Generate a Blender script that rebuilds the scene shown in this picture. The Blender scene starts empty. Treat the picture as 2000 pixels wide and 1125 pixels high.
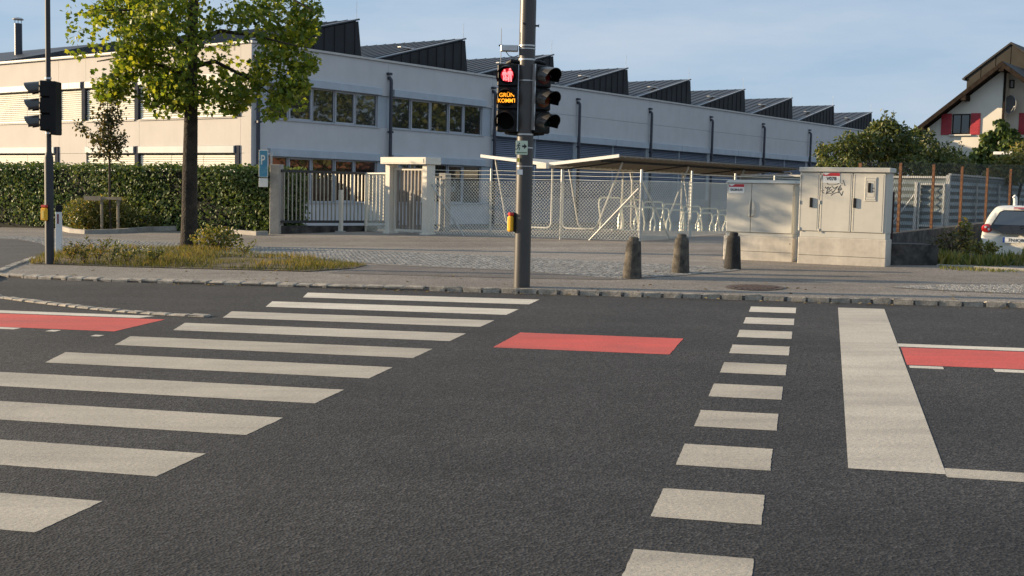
import bpy, math, random
import numpy as np
from mathutils import Vector, Matrix

random.seed(7)
rng = np.random.default_rng(11)
SC = bpy.context.scene
COL = SC.collection

# ------------------------------------------------------------------ camera
F, CX, CY = 2360.0, 1000.0, 562.5            # focal length in pixels of the 2000 px wide photo
_up = np.array([.0225, -1, -.0792]); _up /= np.linalg.norm(_up)
_fw = np.array([0, 0, 1.0]); _fw = _fw - _fw.dot(_up) * _up; _fw /= np.linalg.norm(_fw)
_rt = np.cross(_fw, _up)
RC = np.array([_rt, _fw, _up])               # camera (x right, y down, z forward) -> world
EYE = np.array([0, 0, 1.645])
cam_d = bpy.data.cameras.new('camera'); cam = bpy.data.objects.new('camera', cam_d); COL.objects.link(cam)
cam_d.sensor_width = 36; cam_d.lens = 36 * F / 2000; cam_d.clip_start = .1; cam_d.clip_end = 5000
_m = Matrix(np.column_stack([RC @ np.array([1, 0, 0]), RC @ np.array([0, -1, 0]), RC @ np.array([0, 0, -1])]).tolist()).to_4x4()
_m.translation = Vector(EYE.tolist()); cam.matrix_world = _m
SC.camera = cam

# ------------------------------------------------------------------ light
SUN_EL = math.radians(11.3)
SDIR = np.array([-.967, .256]) - .035 * np.array([.256, .967]); SDIR /= np.linalg.norm(SDIR)
S3 = Vector((SDIR[0] * math.cos(SUN_EL), SDIR[1] * math.cos(SUN_EL), math.sin(SUN_EL)))
W = bpy.data.worlds.new('World'); SC.world = W; W.use_nodes = True
nt = W.node_tree; nt.nodes.clear()
sky = nt.nodes.new('ShaderNodeTexSky'); sky.sky_type = 'NISHITA'; sky.sun_disc = False
sky.sun_elevation = SUN_EL; sky.sun_rotation = math.atan2(SDIR[0], SDIR[1]) % (2 * math.pi)
sky.altitude = 400; sky.air_density = 1.0; sky.dust_density = .1; sky.ozone_density = 1.6
tc = nt.nodes.new('ShaderNodeTexCoord'); mp = nt.nodes.new('ShaderNodeMapping'); mp.inputs['Scale'].default_value = (1.0, 1.0, 5.0)
ns = nt.nodes.new('ShaderNodeTexNoise'); ns.inputs['Scale'].default_value = 2.6; ns.inputs['Detail'].default_value = 7; ns.inputs['Roughness'].default_value = .58
rp = nt.nodes.new('ShaderNodeValToRGB'); rp.color_ramp.elements[0].position = .40; rp.color_ramp.elements[1].position = .72
rp.color_ramp.elements[0].color = (0, 0, 0, 1); rp.color_ramp.elements[1].color = (.8, .8, .8, 1)
veil = nt.nodes.new('ShaderNodeMixRGB'); veil.inputs[0].default_value = .86; veil.inputs[2].default_value = (3.0, 4.15, 5.6, 1)   # thin even high haze
mx = nt.nodes.new('ShaderNodeMixRGB'); mx.inputs[2].default_value = (4.8, 5.3, 6.0, 1)
bg = nt.nodes.new('ShaderNodeBackground'); bg.inputs['Strength'].default_value = .072
ow = nt.nodes.new('ShaderNodeOutputWorld')
L = nt.links.new
L(tc.outputs['Generated'], mp.inputs['Vector']); L(mp.outputs[0], ns.inputs['Vector']); L(ns.outputs['Fac'], rp.inputs[0])
L(rp.outputs[0], mx.inputs[0]); L(sky.outputs[0], veil.inputs[1]); L(veil.outputs[0], mx.inputs[1]); L(mx.outputs[0], bg.inputs['Color']); L(bg.outputs[0], ow.inputs[0])
sd = bpy.data.lights.new('sun', 'SUN'); sd.energy = 5.0; sd.angle = math.radians(.53); sd.color = (1.0, .775, .51)
sun = bpy.data.objects.new('sun', sd); COL.objects.link(sun); sun.rotation_euler = S3.to_track_quat('Z', 'Y').to_euler(); sun.location = (-30, 10, 20)
SC.view_settings.view_transform = 'Standard'; SC.view_settings.look = 'None'
SC.view_settings.exposure = .86; SC.view_settings.gamma = 1.0; SC.view_settings.use_curve_mapping = False

# ------------------------------------------------------------------ geometry of the place
_n = RC @ np.array([0, -1, -.1038]); GX, GY = -_n[0] / _n[2], -_n[1] / _n[2]   # the street's gradient
UX = np.array([.967, -.256]); UX /= np.linalg.norm(UX); VY = np.array([-UX[1], UX[0]])    # along / across the street
PAV = .035
def ray(px, py): return RC @ np.array([px - CX, py - CY, F])
def G(px, py, off=PAV):
    d = ray(px, py); t = (off - EYE[2]) / (d[2] - GX * d[0] - GY * d[1]); return EYE + t * d
def atY(px, py, Y): d = ray(px, py); return EYE + d * (Y / d[1])
def plane(x, y): return GX * x + GY * y
def sm(a, b, x):
    t = min(1, max(0, (x - a) / (b - a))); return t * t * (3 - 2 * t)
def RU(u, v, off=0.0):
    p = u * UX + v * VY; return np.array([p[0], p[1], plane(p[0], p[1]) + off])
def uv(p): return float(np.dot(p[:2], UX)), float(np.dot(p[:2], VY))

class Fr:
    """upright frame: s to the right seen from outside, n outward, z world height"""
    def __init__(s, o, d):
        s.o = np.array(o, float)[:3]; s.d = np.array(d, float)[:2] / np.linalg.norm(d[:2]); s.n = np.array([s.d[1], -s.d[0]])
    def pt(s, a, n, z): p = s.o[:2] + a * s.d + n * s.n; return (p[0], p[1], z)
    def px(s, px, py, n=0.0):
        d = ray(px, py); nn = np.array([s.n[0], s.n[1], 0]); P = np.array([s.o[0] + n * s.n[0], s.o[1] + n * s.n[1], 0])
        t = (P - EYE).dot(nn) / d.dot(nn); p = EYE + t * d
        return float((p[:2] - s.o[:2]).dot(s.d)), float(p[2])
    def shift(s, a=0, n=0):
        p = s.pt(a, n, s.o[2]); return Fr(p, s.d)

dR = np.array([.602, .798]); dR /= np.linalg.norm(dR)
dE = np.array([dR[1], -dR[0]])               # along the sunlit front, towards the right
CORN = atY(490, 363, 45.1); CORN[2] = .145
FRR = Fr(CORN, dR)                            # shaded long facade
FRL = Fr(CORN, dE)                            # sunlit short facade (s negative to the left)
WALL0 = atY(1742, 455, 24.3)
WFR = Fr(WALL0, dR)                           # retaining wall with the rusty fence
def H(x, y):
    z = plane(min(max(x, -30), 30), min(max(y, -30), 33)) + PAV
    t = sm(26.5, 43, y); z = z * (1 - t) + .145 * t
    nn = (np.array([x, y]) - WFR.o[:2]).dot(WFR.n)
    k = sm(19.7, 21.8, y) * sm(-.35, .25, nn) * sm(6.2, 6.7, x)
    return z * (1 - k) + .13 * k

# ------------------------------------------------------------------ mesh helpers
ORG = {}
def empty(name, loc, label, cat, group=None):
    o = bpy.data.objects.new(name, None); COL.objects.link(o); o.location = tuple(float(c) for c in loc); o.empty_display_size = .2
    ORG[o.name] = np.array(loc, float); tag(o, label, cat, group); return o
def tag(o, label=None, cat=None, group=None, kind=None):
    if label: o['label'] = label
    if cat: o['category'] = cat
    if group: o['group'] = group
    if kind: o['kind'] = kind
    return o
class MB:
    def __init__(s): s.v = []; s.f = []
    def add(s, vs, fs):
        b = len(s.v); s.v += [tuple(float(c) for c in p) for p in vs]; s.f += [tuple(i + b for i in f) for f in fs]; return s
    def hexa(s, p):  # 8 points: bottom 4, top 4
        return s.add(p, [(3, 2, 1, 0), (4, 5, 6, 7), (0, 1, 5, 4), (1, 2, 6, 5), (2, 3, 7, 6), (3, 0, 4, 7)])
    def fbox(s, fr, s0, s1, n0, n1, z0, z1):
        P = fr.pt
        return s.hexa([P(s0, n1, z0), P(s1, n1, z0), P(s1, n0, z0), P(s0, n0, z0), P(s0, n1, z1), P(s1, n1, z1), P(s1, n0, z1), P(s0, n0, z1)])
    def bbox(s, fr, s0, s1, n0, n1, z0, z1, b=.01):   # box with chamfered edges
        P = fr.pt; vs = []; 
        rings = [(z0, b), (z0 + b, 0), (z1 - b, 0), (z1, b)]
        for z, i in rings:
            c = b
            vs += [P(s0 + c, n1 - i, z), P(s1 - c, n1 - i, z), P(s1 - i, n1 - c, z), P(s1 - i, n0 + c, z), P(s1 - c, n0 + i, z), P(s0 + c, n0 + i, z), P(s0 + i, n0 + c, z), P(s0 + i, n1 - c, z)]
        fs = [tuple(range(7, -1, -1)), tuple(range(24, 32))]
        for r in range(3):
            for k in range(8): fs.append((r * 8 + k, r * 8 + (k + 1) % 8, r * 8 + 8 + (k + 1) % 8, r * 8 + 8 + k))
        return s.add(vs, fs)
    def tube(s, pts, r, seg=8, cap=True, r1=None):
        pts = [Vector([float(c) for c in p]) for p in pts]; n = len(pts); vs = []; prev = None
        for i, p in enumerate(pts):
            t = (pts[min(i + 1, n - 1)] - pts[max(i - 1, 0)]).normalized()
            if prev is None:
                a = t.cross(Vector((0, 0, 1)));
                if a.length < .05: a = t.cross(Vector((1, 0, 0)))
            else: a = prev - t * prev.dot(t)
            a.normalize(); prev = a; b = t.cross(a)
            rr = r[i] if isinstance(r, (list, tuple)) else (r if r1 is None else r + (r1 - r) * i / (n - 1))
            for k in range(seg):
                q = 2 * math.pi * k / seg; vs.append(p + a * (rr * math.cos(q)) + b * (rr * math.sin(q)))
        fs = []
        for i in range(n - 1):
            for k in range(seg): fs.append((i * seg + k, i * seg + (k + 1) % seg, (i + 1) * seg + (k + 1) % seg, (i + 1) * seg + k))
        if cap: fs += [tuple(range(seg - 1, -1, -1)), tuple(range((n - 1) * seg, n * seg))]
        return s.add(vs, fs)
    def lathe(s, c, prof, seg=20, ax=None):   # prof: (radius, height) from bottom to top
        vs = []; 
        for r, z in prof:
            for k in range(seg):
                q = 2 * math.pi * k / seg; vs.append((c[0] + r * math.cos(q), c[1] + r * math.sin(q), c[2] + z))
        fs = []
        for i in range(len(prof) - 1):
            for k in range(seg): fs.append((i * seg + k, i * seg + (k + 1) % seg, (i + 1) * seg + (k + 1) % seg, (i + 1) * seg + k))
        fs += [tuple(range(seg - 1, -1, -1)), tuple(range((len(prof) - 1) * seg, len(prof) * seg))]
        return s.add(vs, fs)
    def poly(s, fr, pts, n0, n1):   # (s,z) polygon extruded along n, pts counter-clockwise seen from outside
        k = len(pts); vs = [fr.pt(a, n1, z) for a, z in pts] + [fr.pt(a, n0, z) for a, z in pts]
        fs = [tuple(range(k)), tuple(range(2 * k - 1, k - 1, -1))] + [(i, i + k, (i + 1) % k + k, (i + 1) % k) for i in range(k)]
        return s.add(vs, fs)
    def disc(s, fr, a, z, n, r, seg=24, ry=None):
        ry = ry or r; vs = [fr.pt(a + r * math.cos(2 * math.pi * k / seg), n, z + ry * math.sin(2 * math.pi * k / seg)) for k in range(seg)]
        return s.add(vs, [tuple(range(seg))])
    def build(s, name, mat, parent=None, smooth=False, label=None, cat=None, group=None, kind=None, origin=None):
        if parent is not None: org = ORG[parent.name]
        elif origin is not None: org = np.array(origin, float)
        else:
            a = np.array(s.v); org = np.array([a[:, 0].mean(), a[:, 1].mean(), a[:, 2].min()])
        me = bpy.data.meshes.new(name); me.from_pydata([tuple(np.array(p) - org) for p in s.v], [], s.f); me.update()
        if smooth:
            me.polygons.foreach_set('use_smooth', [True] * len(me.polygons))
            try: me.set_sharp_from_angle(angle=math.radians(35))
            except Exception: pass
        return link(name, me, mat, parent, org, label, cat, group, kind)
def link(name, me, mat, parent, org, label=None, cat=None, group=None, kind=None):
    if mat is not None and len(me.materials) == 0: me.materials.append(mat)
    o = bpy.data.objects.new(name, me); COL.objects.link(o)
    if parent is not None: o.parent = parent
    else: o.location = tuple(float(c) for c in org)
    ORG[o.name] = np.array(org, float)
    return tag(o, label, cat, group, kind)
def textmesh(name, txt, fr, s, z, n, size, mat, parent, center=True, sx=1.0, bold=0.0, depth=.0015):
    cu = bpy.data.curves.new('t', 'FONT'); cu.body = txt; cu.size = size; cu.align_x = 'CENTER' if center else 'LEFT'; cu.extrude = depth; cu.offset = bold; cu.resolution_u = 3
    ob = bpy.data.objects.new('t', cu); COL.objects.link(ob)
    me0 = bpy.data.meshes.new_from_object(ob)
    m = MB(); m.add([fr.pt(s + v.co.x * sx, n + v.co.z, z + v.co.y) for v in me0.vertices], [tuple(p.vertices) for p in me0.polygons])
    bpy.data.objects.remove(ob); bpy.data.curves.remove(cu); bpy.data.meshes.remove(me0)
    return m.build(name, mat, parent)

LOBED = (np.array([(0, 0, 0), (-.42, .12, .10), (-.5, .45, .14), (-.3, .5, .08), (-.32, .88, .10), (0, .72, 0), (.32, .88, .10), (.3, .5, .08), (.5, .45, .14), (.42, .12, .10)]), [(0, 5, 4, 3, 2, 1), (0, 9, 8, 7, 6, 5)])
OVAL = (np.array([(0, 0, 0), (.27, .35, .1), (.2, .75, .06), (0, 1, -.05), (-.2, .75, .06), (-.27, .35, .1)]), [(0, 1, 2, 3), (0, 3, 4, 5)])
BLADE = (np.array([(-.5, 0, 0), (.5, 0, 0), (.35, .55, .06), (-.35, .55, .06), (0, 1, .22)]), [(0, 1, 2, 3), (3, 2, 4)])
def unit(a): return a / np.maximum(np.linalg.norm(a, axis=1, keepdims=True), 1e-6)
def scatter(name, pts, nrm, tan, size, tmpl, mat, parent=None, width=1.0, label=None, cat=None, group=None, kind=None, tint=None):
    tv, tf = tmpl; N = len(pts); K = len(tv)
    size = np.broadcast_to(np.asarray(size, float), (N,))
    nrm = unit(nrm); t = unit(tan - (tan * nrm).sum(1, keepdims=True) * nrm); b = np.cross(t, nrm)
    V = pts[:, None, :] + size[:, None, None] * (tv[None, :, 0:1] * width * b[:, None, :] + tv[None, :, 1:2] * t[:, None, :] + tv[None, :, 2:3] * nrm[:, None, :])
    if parent is not None: org = ORG[parent.name]
    else: org = np.array([pts[:, 0].mean(), pts[:, 1].mean(), pts[:, 2].min()])
    V = (V - org).reshape(-1, 3)
    lt = np.concatenate([np.array(f) for f in tf]); nl = len(lt); ls = np.cumsum([0] + [len(f) for f in tf])[:-1]
    loops = (np.arange(N)[:, None] * K + lt[None, :]).ravel(); starts = (np.arange(N)[:, None] * nl + ls[None, :]).ravel()
    me = bpy.data.meshes.new(name); me.vertices.add(N * K); me.vertices.foreach_set('co', V.ravel().astype(np.float32))
    me.loops.add(len(loops)); me.loops.foreach_set('vertex_index', loops.astype(np.int32))
    me.polygons.add(len(starts)); me.polygons.foreach_set('loop_start', starts.astype(np.int32))
    me.update(calc_edges=True); me.validate()
    if tint is None: tint = rng.random(N)
    at = me.attributes.new('tint', 'FLOAT', 'POINT'); at.data.foreach_set('value', np.repeat(tint, K).astype(np.float32))
    return link(name, me, mat, parent, org, label, cat, group, kind)
def rdir(n): return unit(rng.normal(size=(n, 3)))
def ball(c, r, n, hollow=.35):
    d = rdir(n); rad = (hollow + (1 - hollow) * rng.random(n)) ** .6
    return np.array(c) + d * rad[:, None] * np.array(r), d

# ------------------------------------------------------------------ materials
def new_mat(name):
    m = bpy.data.materials.new(name); m.use_nodes = True; t = m.node_tree; b = t.nodes['Principled BSDF']; return m, t, b
def nz(t, scale, detail=4, rough=.55, vec=None, dist=0):
    n = t.nodes.new('ShaderNodeTexNoise'); n.inputs['Scale'].default_value = scale; n.inputs['Detail'].default_value = detail; n.inputs['Roughness'].default_value = rough; n.inputs['Distortion'].default_value = dist
    if vec is not None: t.links.new(vec, n.inputs['Vector'])
    return n.outputs['Fac']
def ramp(t, src, stops):
    r = t.nodes.new('ShaderNodeValToRGB'); e = r.color_ramp.elements
    while len(e) < len(stops): e.new(.5)
    for k, (p, c) in enumerate(stops): e[k].position = p; e[k].color = (c[0], c[1], c[2], 1) if hasattr(c, '__len__') else (c, c, c, 1)
    t.links.new(src, r.inputs[0]); return r.outputs[0]
def mix(t, fac, a, b, mode='MIX'):
    n = t.nodes.new('ShaderNodeMixRGB'); n.blend_type = mode
    for i, x in ((0, fac), (1, a), (2, b)):
        if isinstance(x, (int, float)): n.inputs[i].default_value = x
        elif isinstance(x, (tuple, list)): n.inputs[i].default_value = (x[0], x[1], x[2], 1)
        else: t.links.new(x, n.inputs[i])
    return n.outputs[0]
def geo(t): return t.nodes.new('ShaderNodeNewGeometry').outputs['Position']
def bump(t, b, h, st, dist=.01):
    n = t.nodes.new('ShaderNodeBump'); n.inputs['Strength'].default_value = st; n.inputs['Distance'].default_value = dist
    t.links.new(h, n.inputs['Height']); t.links.new(n.outputs[0], b.inputs['Normal'])
def M(name, col, rough=.6, var=.12, vs=3.0, bs=0, bst=.2, bd=.004, metal=0, spec=.5, col2=None, fine=0, fs=40, dist=0, streak=0):
    m, t, b = new_mat(name); p = geo(t); c2 = col2 or tuple(c * (1 - 2 * var) for c in col); c1 = tuple(min(1, c * (1 + var * .6)) for c in col)
    c = ramp(t, nz(t, vs, 5, .6, p, dist), [(.32, c2), (.66, c1)])
    if fine: c = mix(t, fine, c, ramp(t, nz(t, fs, 3, .6, p), [(.3, .25), (.7, 1.0)]), 'MULTIPLY')
    if streak:
        q = t.nodes.new('ShaderNodeMapping'); q.inputs['Scale'].default_value = (2.2, 2.2, .16); t.links.new(p, q.inputs[0])
        c = mix(t, streak, c, ramp(t, nz(t, 1.0, 5, .7, q.outputs[0], .2), [(.34, .55), (.60, 1.05)]), 'MULTIPLY')
    t.links.new(c, b.inputs['Base Color']); b.inputs['Roughness'].default_value = rough; b.inputs['Metallic'].default_value = metal; b.inputs['Specular IOR Level'].default_value = spec
    if bs: bump(t, b, nz(t, bs, 4, .6, p), bst, bd)
    return m
def asphalt(name, dark, light, agg, gscale, bst, patch=None, rough=.85):
    m, t, b = new_mat(name); p = geo(t)
    big = nz(t, .35, 5, .6, p, .4); med = nz(t, 2.2, 4, .6, p)
    c = ramp(t, big, [(.3, dark), (.7, light)])
    c = mix(t, .5, c, ramp(t, med, [(.35, .72), (.68, 1.12)]), 'MULTIPLY')
    rot = t.nodes.new('ShaderNodeMapping'); rot.inputs['Rotation'].default_value = (0, 0, .2588); rot.inputs['Scale'].default_value = (.06, .9, 1); t.links.new(p, rot.inputs[0])
    c = mix(t, .6, c, ramp(t, nz(t, 1.1, 4, .6, rot.outputs[0]), [(.33, .70), (.66, 1.26)]), 'MULTIPLY')
    v = t.nodes.new('ShaderNodeTexVoronoi'); v.inputs['Scale'].default_value = gscale; t.links.new(p, v.inputs['Vector'])
    grain = t.nodes.new('ShaderNodeRGBToBW'); t.links.new(v.outputs['Color'], grain.inputs[0])
    g = ramp(t, grain.outputs[0], [(.12, .45), (.55, 1.0), (.92, 1.0 + agg)])
    c = mix(t, 1.0, c, g, 'MULTIPLY')
    c = mix(t, .55, c, ramp(t, nz(t, gscale * .35, 3, .7, p), [(.34, .55), (.62, 1.25)]), 'MULTIPLY')
    t.links.new(c, b.inputs['Base Color']); b.inputs['Roughness'].default_value = rough; b.inputs['Specular IOR Level'].default_value = .35
    h = mix(t, .5, v.outputs['Distance'], nz(t, gscale * .45, 3, .6, p))
    bump(t, b, h, bst, .008); return m
def leaf(name, c_dark, c_mid, c_light, trans=.4, rough=.45, spec=.4):
    m, t, b = new_mat(name); a = t.nodes.new('ShaderNodeAttribute'); a.attribute_name = 'tint'
    c = ramp(t, a.outputs['Fac'], [(.05, c_dark), (.55, c_mid), (.97, c_light)])
    t.links.new(c, b.inputs['Base Color']); b.inputs['Roughness'].default_value = rough; b.inputs['Specular IOR Level'].default_value = spec
    tr = t.nodes.new('ShaderNodeBsdfTranslucent'); t.links.new(mix(t, 1.0, c, (1.5, 1.35, .6), 'MULTIPLY'), tr.inputs['Color'])
    mxs = t.nodes.new('ShaderNodeMixShader'); mxs.inputs[0].default_value = trans
    t.links.new(b.outputs[0], mxs.inputs[1]); t.links.new(tr.outputs[0], mxs.inputs[2]); t.links.new(mxs.outputs[0], t.nodes['Material Output'].inputs['Surface']); return m
def glow(name, col, st):
    m, t, b = new_mat(name); b.inputs['Base Color'].default_value = (*[c * .3 for c in col], 1); b.inputs['Emission Color'].default_value = (*col, 1); b.inputs['Emission Strength'].default_value = st; return m
def glass(name, tint=(.02, .025, .03), refl=.3, rough=.02):
    m, t, b = new_mat(name); b.inputs['Base Color'].default_value = (*tint, 1); b.inputs['Roughness'].default_value = .1
    g = t.nodes.new('ShaderNodeBsdfGlossy'); g.inputs['Roughness'].default_value = rough; g.inputs['Color'].default_value = (.9, .93, .95, 1)
    mxs = t.nodes.new('ShaderNodeMixShader'); mxs.inputs[0].default_value = refl
    nn = t.nodes.new('ShaderNodeBump'); nn.inputs['Strength'].default_value = .05; nn.inputs['Distance'].default_value = .02; t.links.new(nz(t, .9, 2, .5, geo(t)), nn.inputs['Height']); t.links.new(nn.outputs[0], g.inputs['Normal'])
    t.links.new(b.outputs[0], mxs.inputs[1]); t.links.new(g.outputs[0], mxs.inputs[2]); t.links.new(mxs.outputs[0], t.nodes['Material Output'].inputs['Surface']); return m

m_road = asphalt('road_asphalt', (.029, .0285, .029), (.055, .052, .049), .7, 66, .75)
m_side = asphalt('side_asphalt', (.062, .060, .058), (.088, .085, .081), .5, 90, .35)
m_pav = asphalt('pavement_asphalt', (.205, .178, .150), (.285, .25, .21), .35, 90, .3)
m_band = asphalt('band_asphalt', (.25, .22, .187), (.31, .276, .235), .25, 90, .25)
m_patch = asphalt('patch_asphalt', (.13, .112, .098), (.19, .165, .145), .4, 90, .3)
def paint(name, col, wear):
    m, t, b = new_mat(name); p = geo(t)
    c = ramp(t, nz(t, 1.3, 5, .6, p, .5), [(.3, tuple(x * .8 for x in col)), (.7, col)])
    c = mix(t, .55, c, ramp(t, nz(t, 60, 4, .7, p), [(.3, .55), (.6, 1.05)]), 'MULTIPLY')
    c = mix(t, ramp(t, nz(t, 95, 3, .75, p), [(.30, wear), (.38, 0.0)]), c, (.06, .058, .055))
    rot = t.nodes.new('ShaderNodeMapping'); rot.inputs['Rotation'].default_value = (0, 0, .2588); rot.inputs['Scale'].default_value = (.25, 1.6, 1); t.links.new(p, rot.inputs[0])
    c = mix(t, ramp(t, nz(t, 1.7, 5, .65, rot.outputs[0], .3), [(.42, 0.0), (.75, .38)]), c, (.10, .092, .082))
    t.links.new(c, b.inputs['Base Color']); b.inputs['Roughness'].default_value = .75
    mp2 = t.nodes.new('ShaderNodeMapping'); mp2.inputs['Scale'].default_value = (1, 2.0, 1); mp2.inputs['Rotation'].default_value = (0, 0, .27); t.links.new(p, mp2.inputs[0])
    bump(t, b, nz(t, 28, 3, .6, mp2.outputs[0], .6), .38, .010); return m
m_white = paint('white_road_paint', (.78, .70, .57), .8)
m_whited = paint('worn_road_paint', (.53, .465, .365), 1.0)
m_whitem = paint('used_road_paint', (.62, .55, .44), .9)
m_red = paint('red_road_paint', (.72, .10, .072), .7)
m_kerb = M('kerb_granite', (.52, .455, .365), .85, .22, 9, 45, .6, .01, fine=.6, fs=70)
m_mortar = M('kerb_mortar', (.10, .09, .078), .95, .2, 8)
m_cob = M('cobble_stone', (.38, .36, .325), .85, .25, 7, 60, .5, .006, fine=.4, fs=50)
m_joint = M('cobble_joint', (.19, .175, .155), .95, .2, 6)
m_soil = M('dry_soil', (.20, .15, .085), .95, .3, 5, 40, .6, .02, fine=.5, fs=25)
m_render = M('white_render', (.56, .557, .56), .85, .03, 1.2, 70, .12, .003, streak=.07)
m_base = M('shade_tinted_base_render', (.27, .285, .32), .85, .04, 1.2)  # white wall below the blinds with its bluish shade put into the colour
m_panel = M('facade_panel', (.55, .512, .462), .8, .03, .9, 70, .1, .003, streak=.07)
m_box = M('grey_shutter_box', (.42, .47, .52), .5, .05, 2)
m_boxl = M('pale_shutter_box', (.36, .385, .385), .5, .05, 2)
m_slat = M('sunlit_blind_slat', (.86, .83, .70), .35, .04, 1.2, spec=.5)
m_slatb = M('shaded_blind_slat', (.19, .22, .285), .45, .05, 1.2, spec=.5)  # same blinds as the sunlit front, their bluish shade painted into the colour
m_void = M('dark_interior', (.035, .04, .05), .9, .1)
m_frame = M('window_frame', (.42, .44, .47), .45, .05, 3)
m_glass = glass('window_glass', (.010, .012, .015), .14)
m_post = M('matt_post', (.05, .055, .07), .95, .1, 3, spec=.05)
m_pipe = M('dark_downpipe', (.030, .034, .05), .4, .1, 3)
m_roof = M('anthracite_metal', (.045, .048, .055), .5, .12, .8, metal=.3, spec=.4)
m_clad = M('anthracite_cladding', (.030, .031, .034), .7, .12, .8, spec=.25)
m_coping = M('roof_coping', (.52, .50, .47), .5, .05)
m_concrete = M('concrete', (.42, .39, .345), .9, .12, 3, 60, .4, .006, fine=.3, fs=30)
m_oldcon = M('weathered_concrete', (.17, .155, .13), .95, .3, 4, 30, .7, .015, col2=(.05, .046, .04), fine=.5, fs=25)
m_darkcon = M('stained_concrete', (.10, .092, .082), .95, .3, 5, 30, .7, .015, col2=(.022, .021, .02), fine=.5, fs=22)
m_boll = M('bollard_stone', (.14, .122, .096), .95, .3, 9, 60, .8, .012, col2=(.035, .032, .028), fine=.6, fs=60)
m_pole = M('grey_pole_paint', (.054, .050, .046), .42, .08, 4, spec=.5)
m_black = M('black_plastic', (.010, .010, .0105), .5, .15, 6, spec=.22)
m_visor = M('visor_black', (.045, .042, .038), .3, .1, 6, spec=.7)
m_inner = M('visor_inside', (.004, .004, .004), .9, .1, 6, spec=.1)
m_anth = M('anthracite_paint', (.03, .032, .034), .6, .1, 4)
m_alu = M('bright_metal', (.55, .55, .54), .35, .08, 5, metal=.7)
m_zinc = M('galvanised_steel', (.50, .50, .47), .45, .12, 8, metal=.35)
m_wire = M('fence_wire', (.82, .80, .68), .5, .1, 8, metal=.2)
m_dwire = M('weathered_wire', (.13, .13, .12), .6, .1, 8, metal=.3)
m_white_p = M('white_plastic', (.76, .75, .71), .5, .05, 4)
m_cream = M('cream_paint', (.70, .66, .57), .5, .05, 2)
m_bar = M('gate_bar_grey', (.38, .36, .30), .5, .1, 6, metal=.2)
m_bronze = M('bronze_bars', (.26, .22, .18), .5, .1, 3)
m_yellow = M('yellow_plastic', (.80, .42, .012), .45, .06, 6)
m_redp = M('red_plastic', (.55, .03, .02), .4, .05, 6)
m_maroon = M('dark_red_reflector', (.18, .03, .04), .3, .1, 9)
m_blue = M('parking_blue', (.03, .20, .36), .35, .25, 12, col2=(.10, .30, .40))
m_signw = M('sign_white', (.80, .80, .76), .45, .04, 6)
m_signg = M('sign_pale_green', (.56, .66, .52), .45, .04, 6)
m_ink = M('black_ink', (.02, .02, .022), .6, .05)
m_signr = M('sign_red', (.52, .03, .04), .45, .04, 6)
m_cab = M('cabinet_grey', (.60, .575, .50), .55, .04, 1.5, 90, .05, .002, fine=.08, fs=9, streak=.14)
m_cabb = M('cabinet_plinth', (.62, .565, .475), .8, .08, 2.5, 70, .2, .004, fine=.2, fs=14, streak=.3)
m_cabs = M('cabinet_seam', (.09, .088, .08), .8, .05)
m_bark = M('tree_bark', (.058, .045, .032), .95, .3, 6, 22, 1.0, .05, col2=(.022, .017, .013), fine=.5, fs=18, dist=.5)
m_twig = M('twig_bark', (.07, .052, .036), .9, .2, 8)
m_wood = M('grey_timber', (.33, .28, .20), .85, .15, 6, fine=.3, fs=30)
m_leaf = leaf('tulip_leaf', (.060, .105, .015), (.140, .205, .026), (.30, .32, .042), .52)
m_hedge = leaf('hedge_leaf', (.048, .084, .025), (.118, .172, .047), (.26, .28, .11), .25, .55, .25)
m_shrub = leaf('shrub_leaf', (.030, .050, .015), (.08, .11, .029), (.21, .205, .065), .3, .45)
m_sap = leaf('sapling_leaf', (.03, .038, .014), (.06, .07, .022), (.14, .10, .04), .3)
m_weed = leaf('weed_leaf', (.07, .095, .024), (.15, .165, .042), (.32, .25, .08), .35)
m_grass = leaf('dry_grass', (.06, .08, .018), (.14, .135, .035), (.30, .21, .085), .35, .7, .2)
m_vine = leaf('vine_leaf', (.03, .055, .014), (.075, .12, .025), (.15, .19, .05), .3)
m_rust = M('rusty_steel', (.185, .09, .04), .85, .3, 12, 60, .5, .006, col2=(.12, .042, .016), fine=.4, fs=50)
m_drust = M('dark_rust', (.045, .018, .014), .8, .25, 12)
m_corr = M('corrugated_sheet', (.25, .285, .285), .45, .12, 1.5, metal=.35, fine=.2, fs=6)
m_hwall = M('house_render', (.70, .655, .56), .9, .04, 1.2, 60, .15, .004)
m_timber = M('brown_timber', (.036, .027, .021), .9, .25, 5, fine=.3, fs=20, spec=.08)
m_htile = M('dark_roof_tile', (.035, .033, .033), .8, .25, 3)
m_slate = M('olive_panel', (.055, .051, .043), .9, .08, 1.5, spec=.08)
m_shut = M('red_shutter_paint', (.40, .028, .040), .5, .1, 4)
m_carw = M('white_car_paint', (.72, .69, .60), .25, .02, 2, spec=.6)
m_carg2 = glass('dark_pane', (.008, .008, .009), .05)
m_carg = glass('car_glass', (.012, .014, .016), .12)
m_tyre = M('tyre_rubber', (.02, .02, .02), .8, .1)
m_greyp = M('grey_plastic', (.12, .125, .13), .6, .1, 6)
m_lred = M('tail_lamp_red', (.45, .02, .02), .15, .2, 30, spec=.8)
m_redtile = M('orange_roof_tile', (.27, .12, .075), .8, .2, 4)
m_iron = M('cast_iron', (.095, .062, .050), .8, .25, 20, 60, .5, .006)

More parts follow.
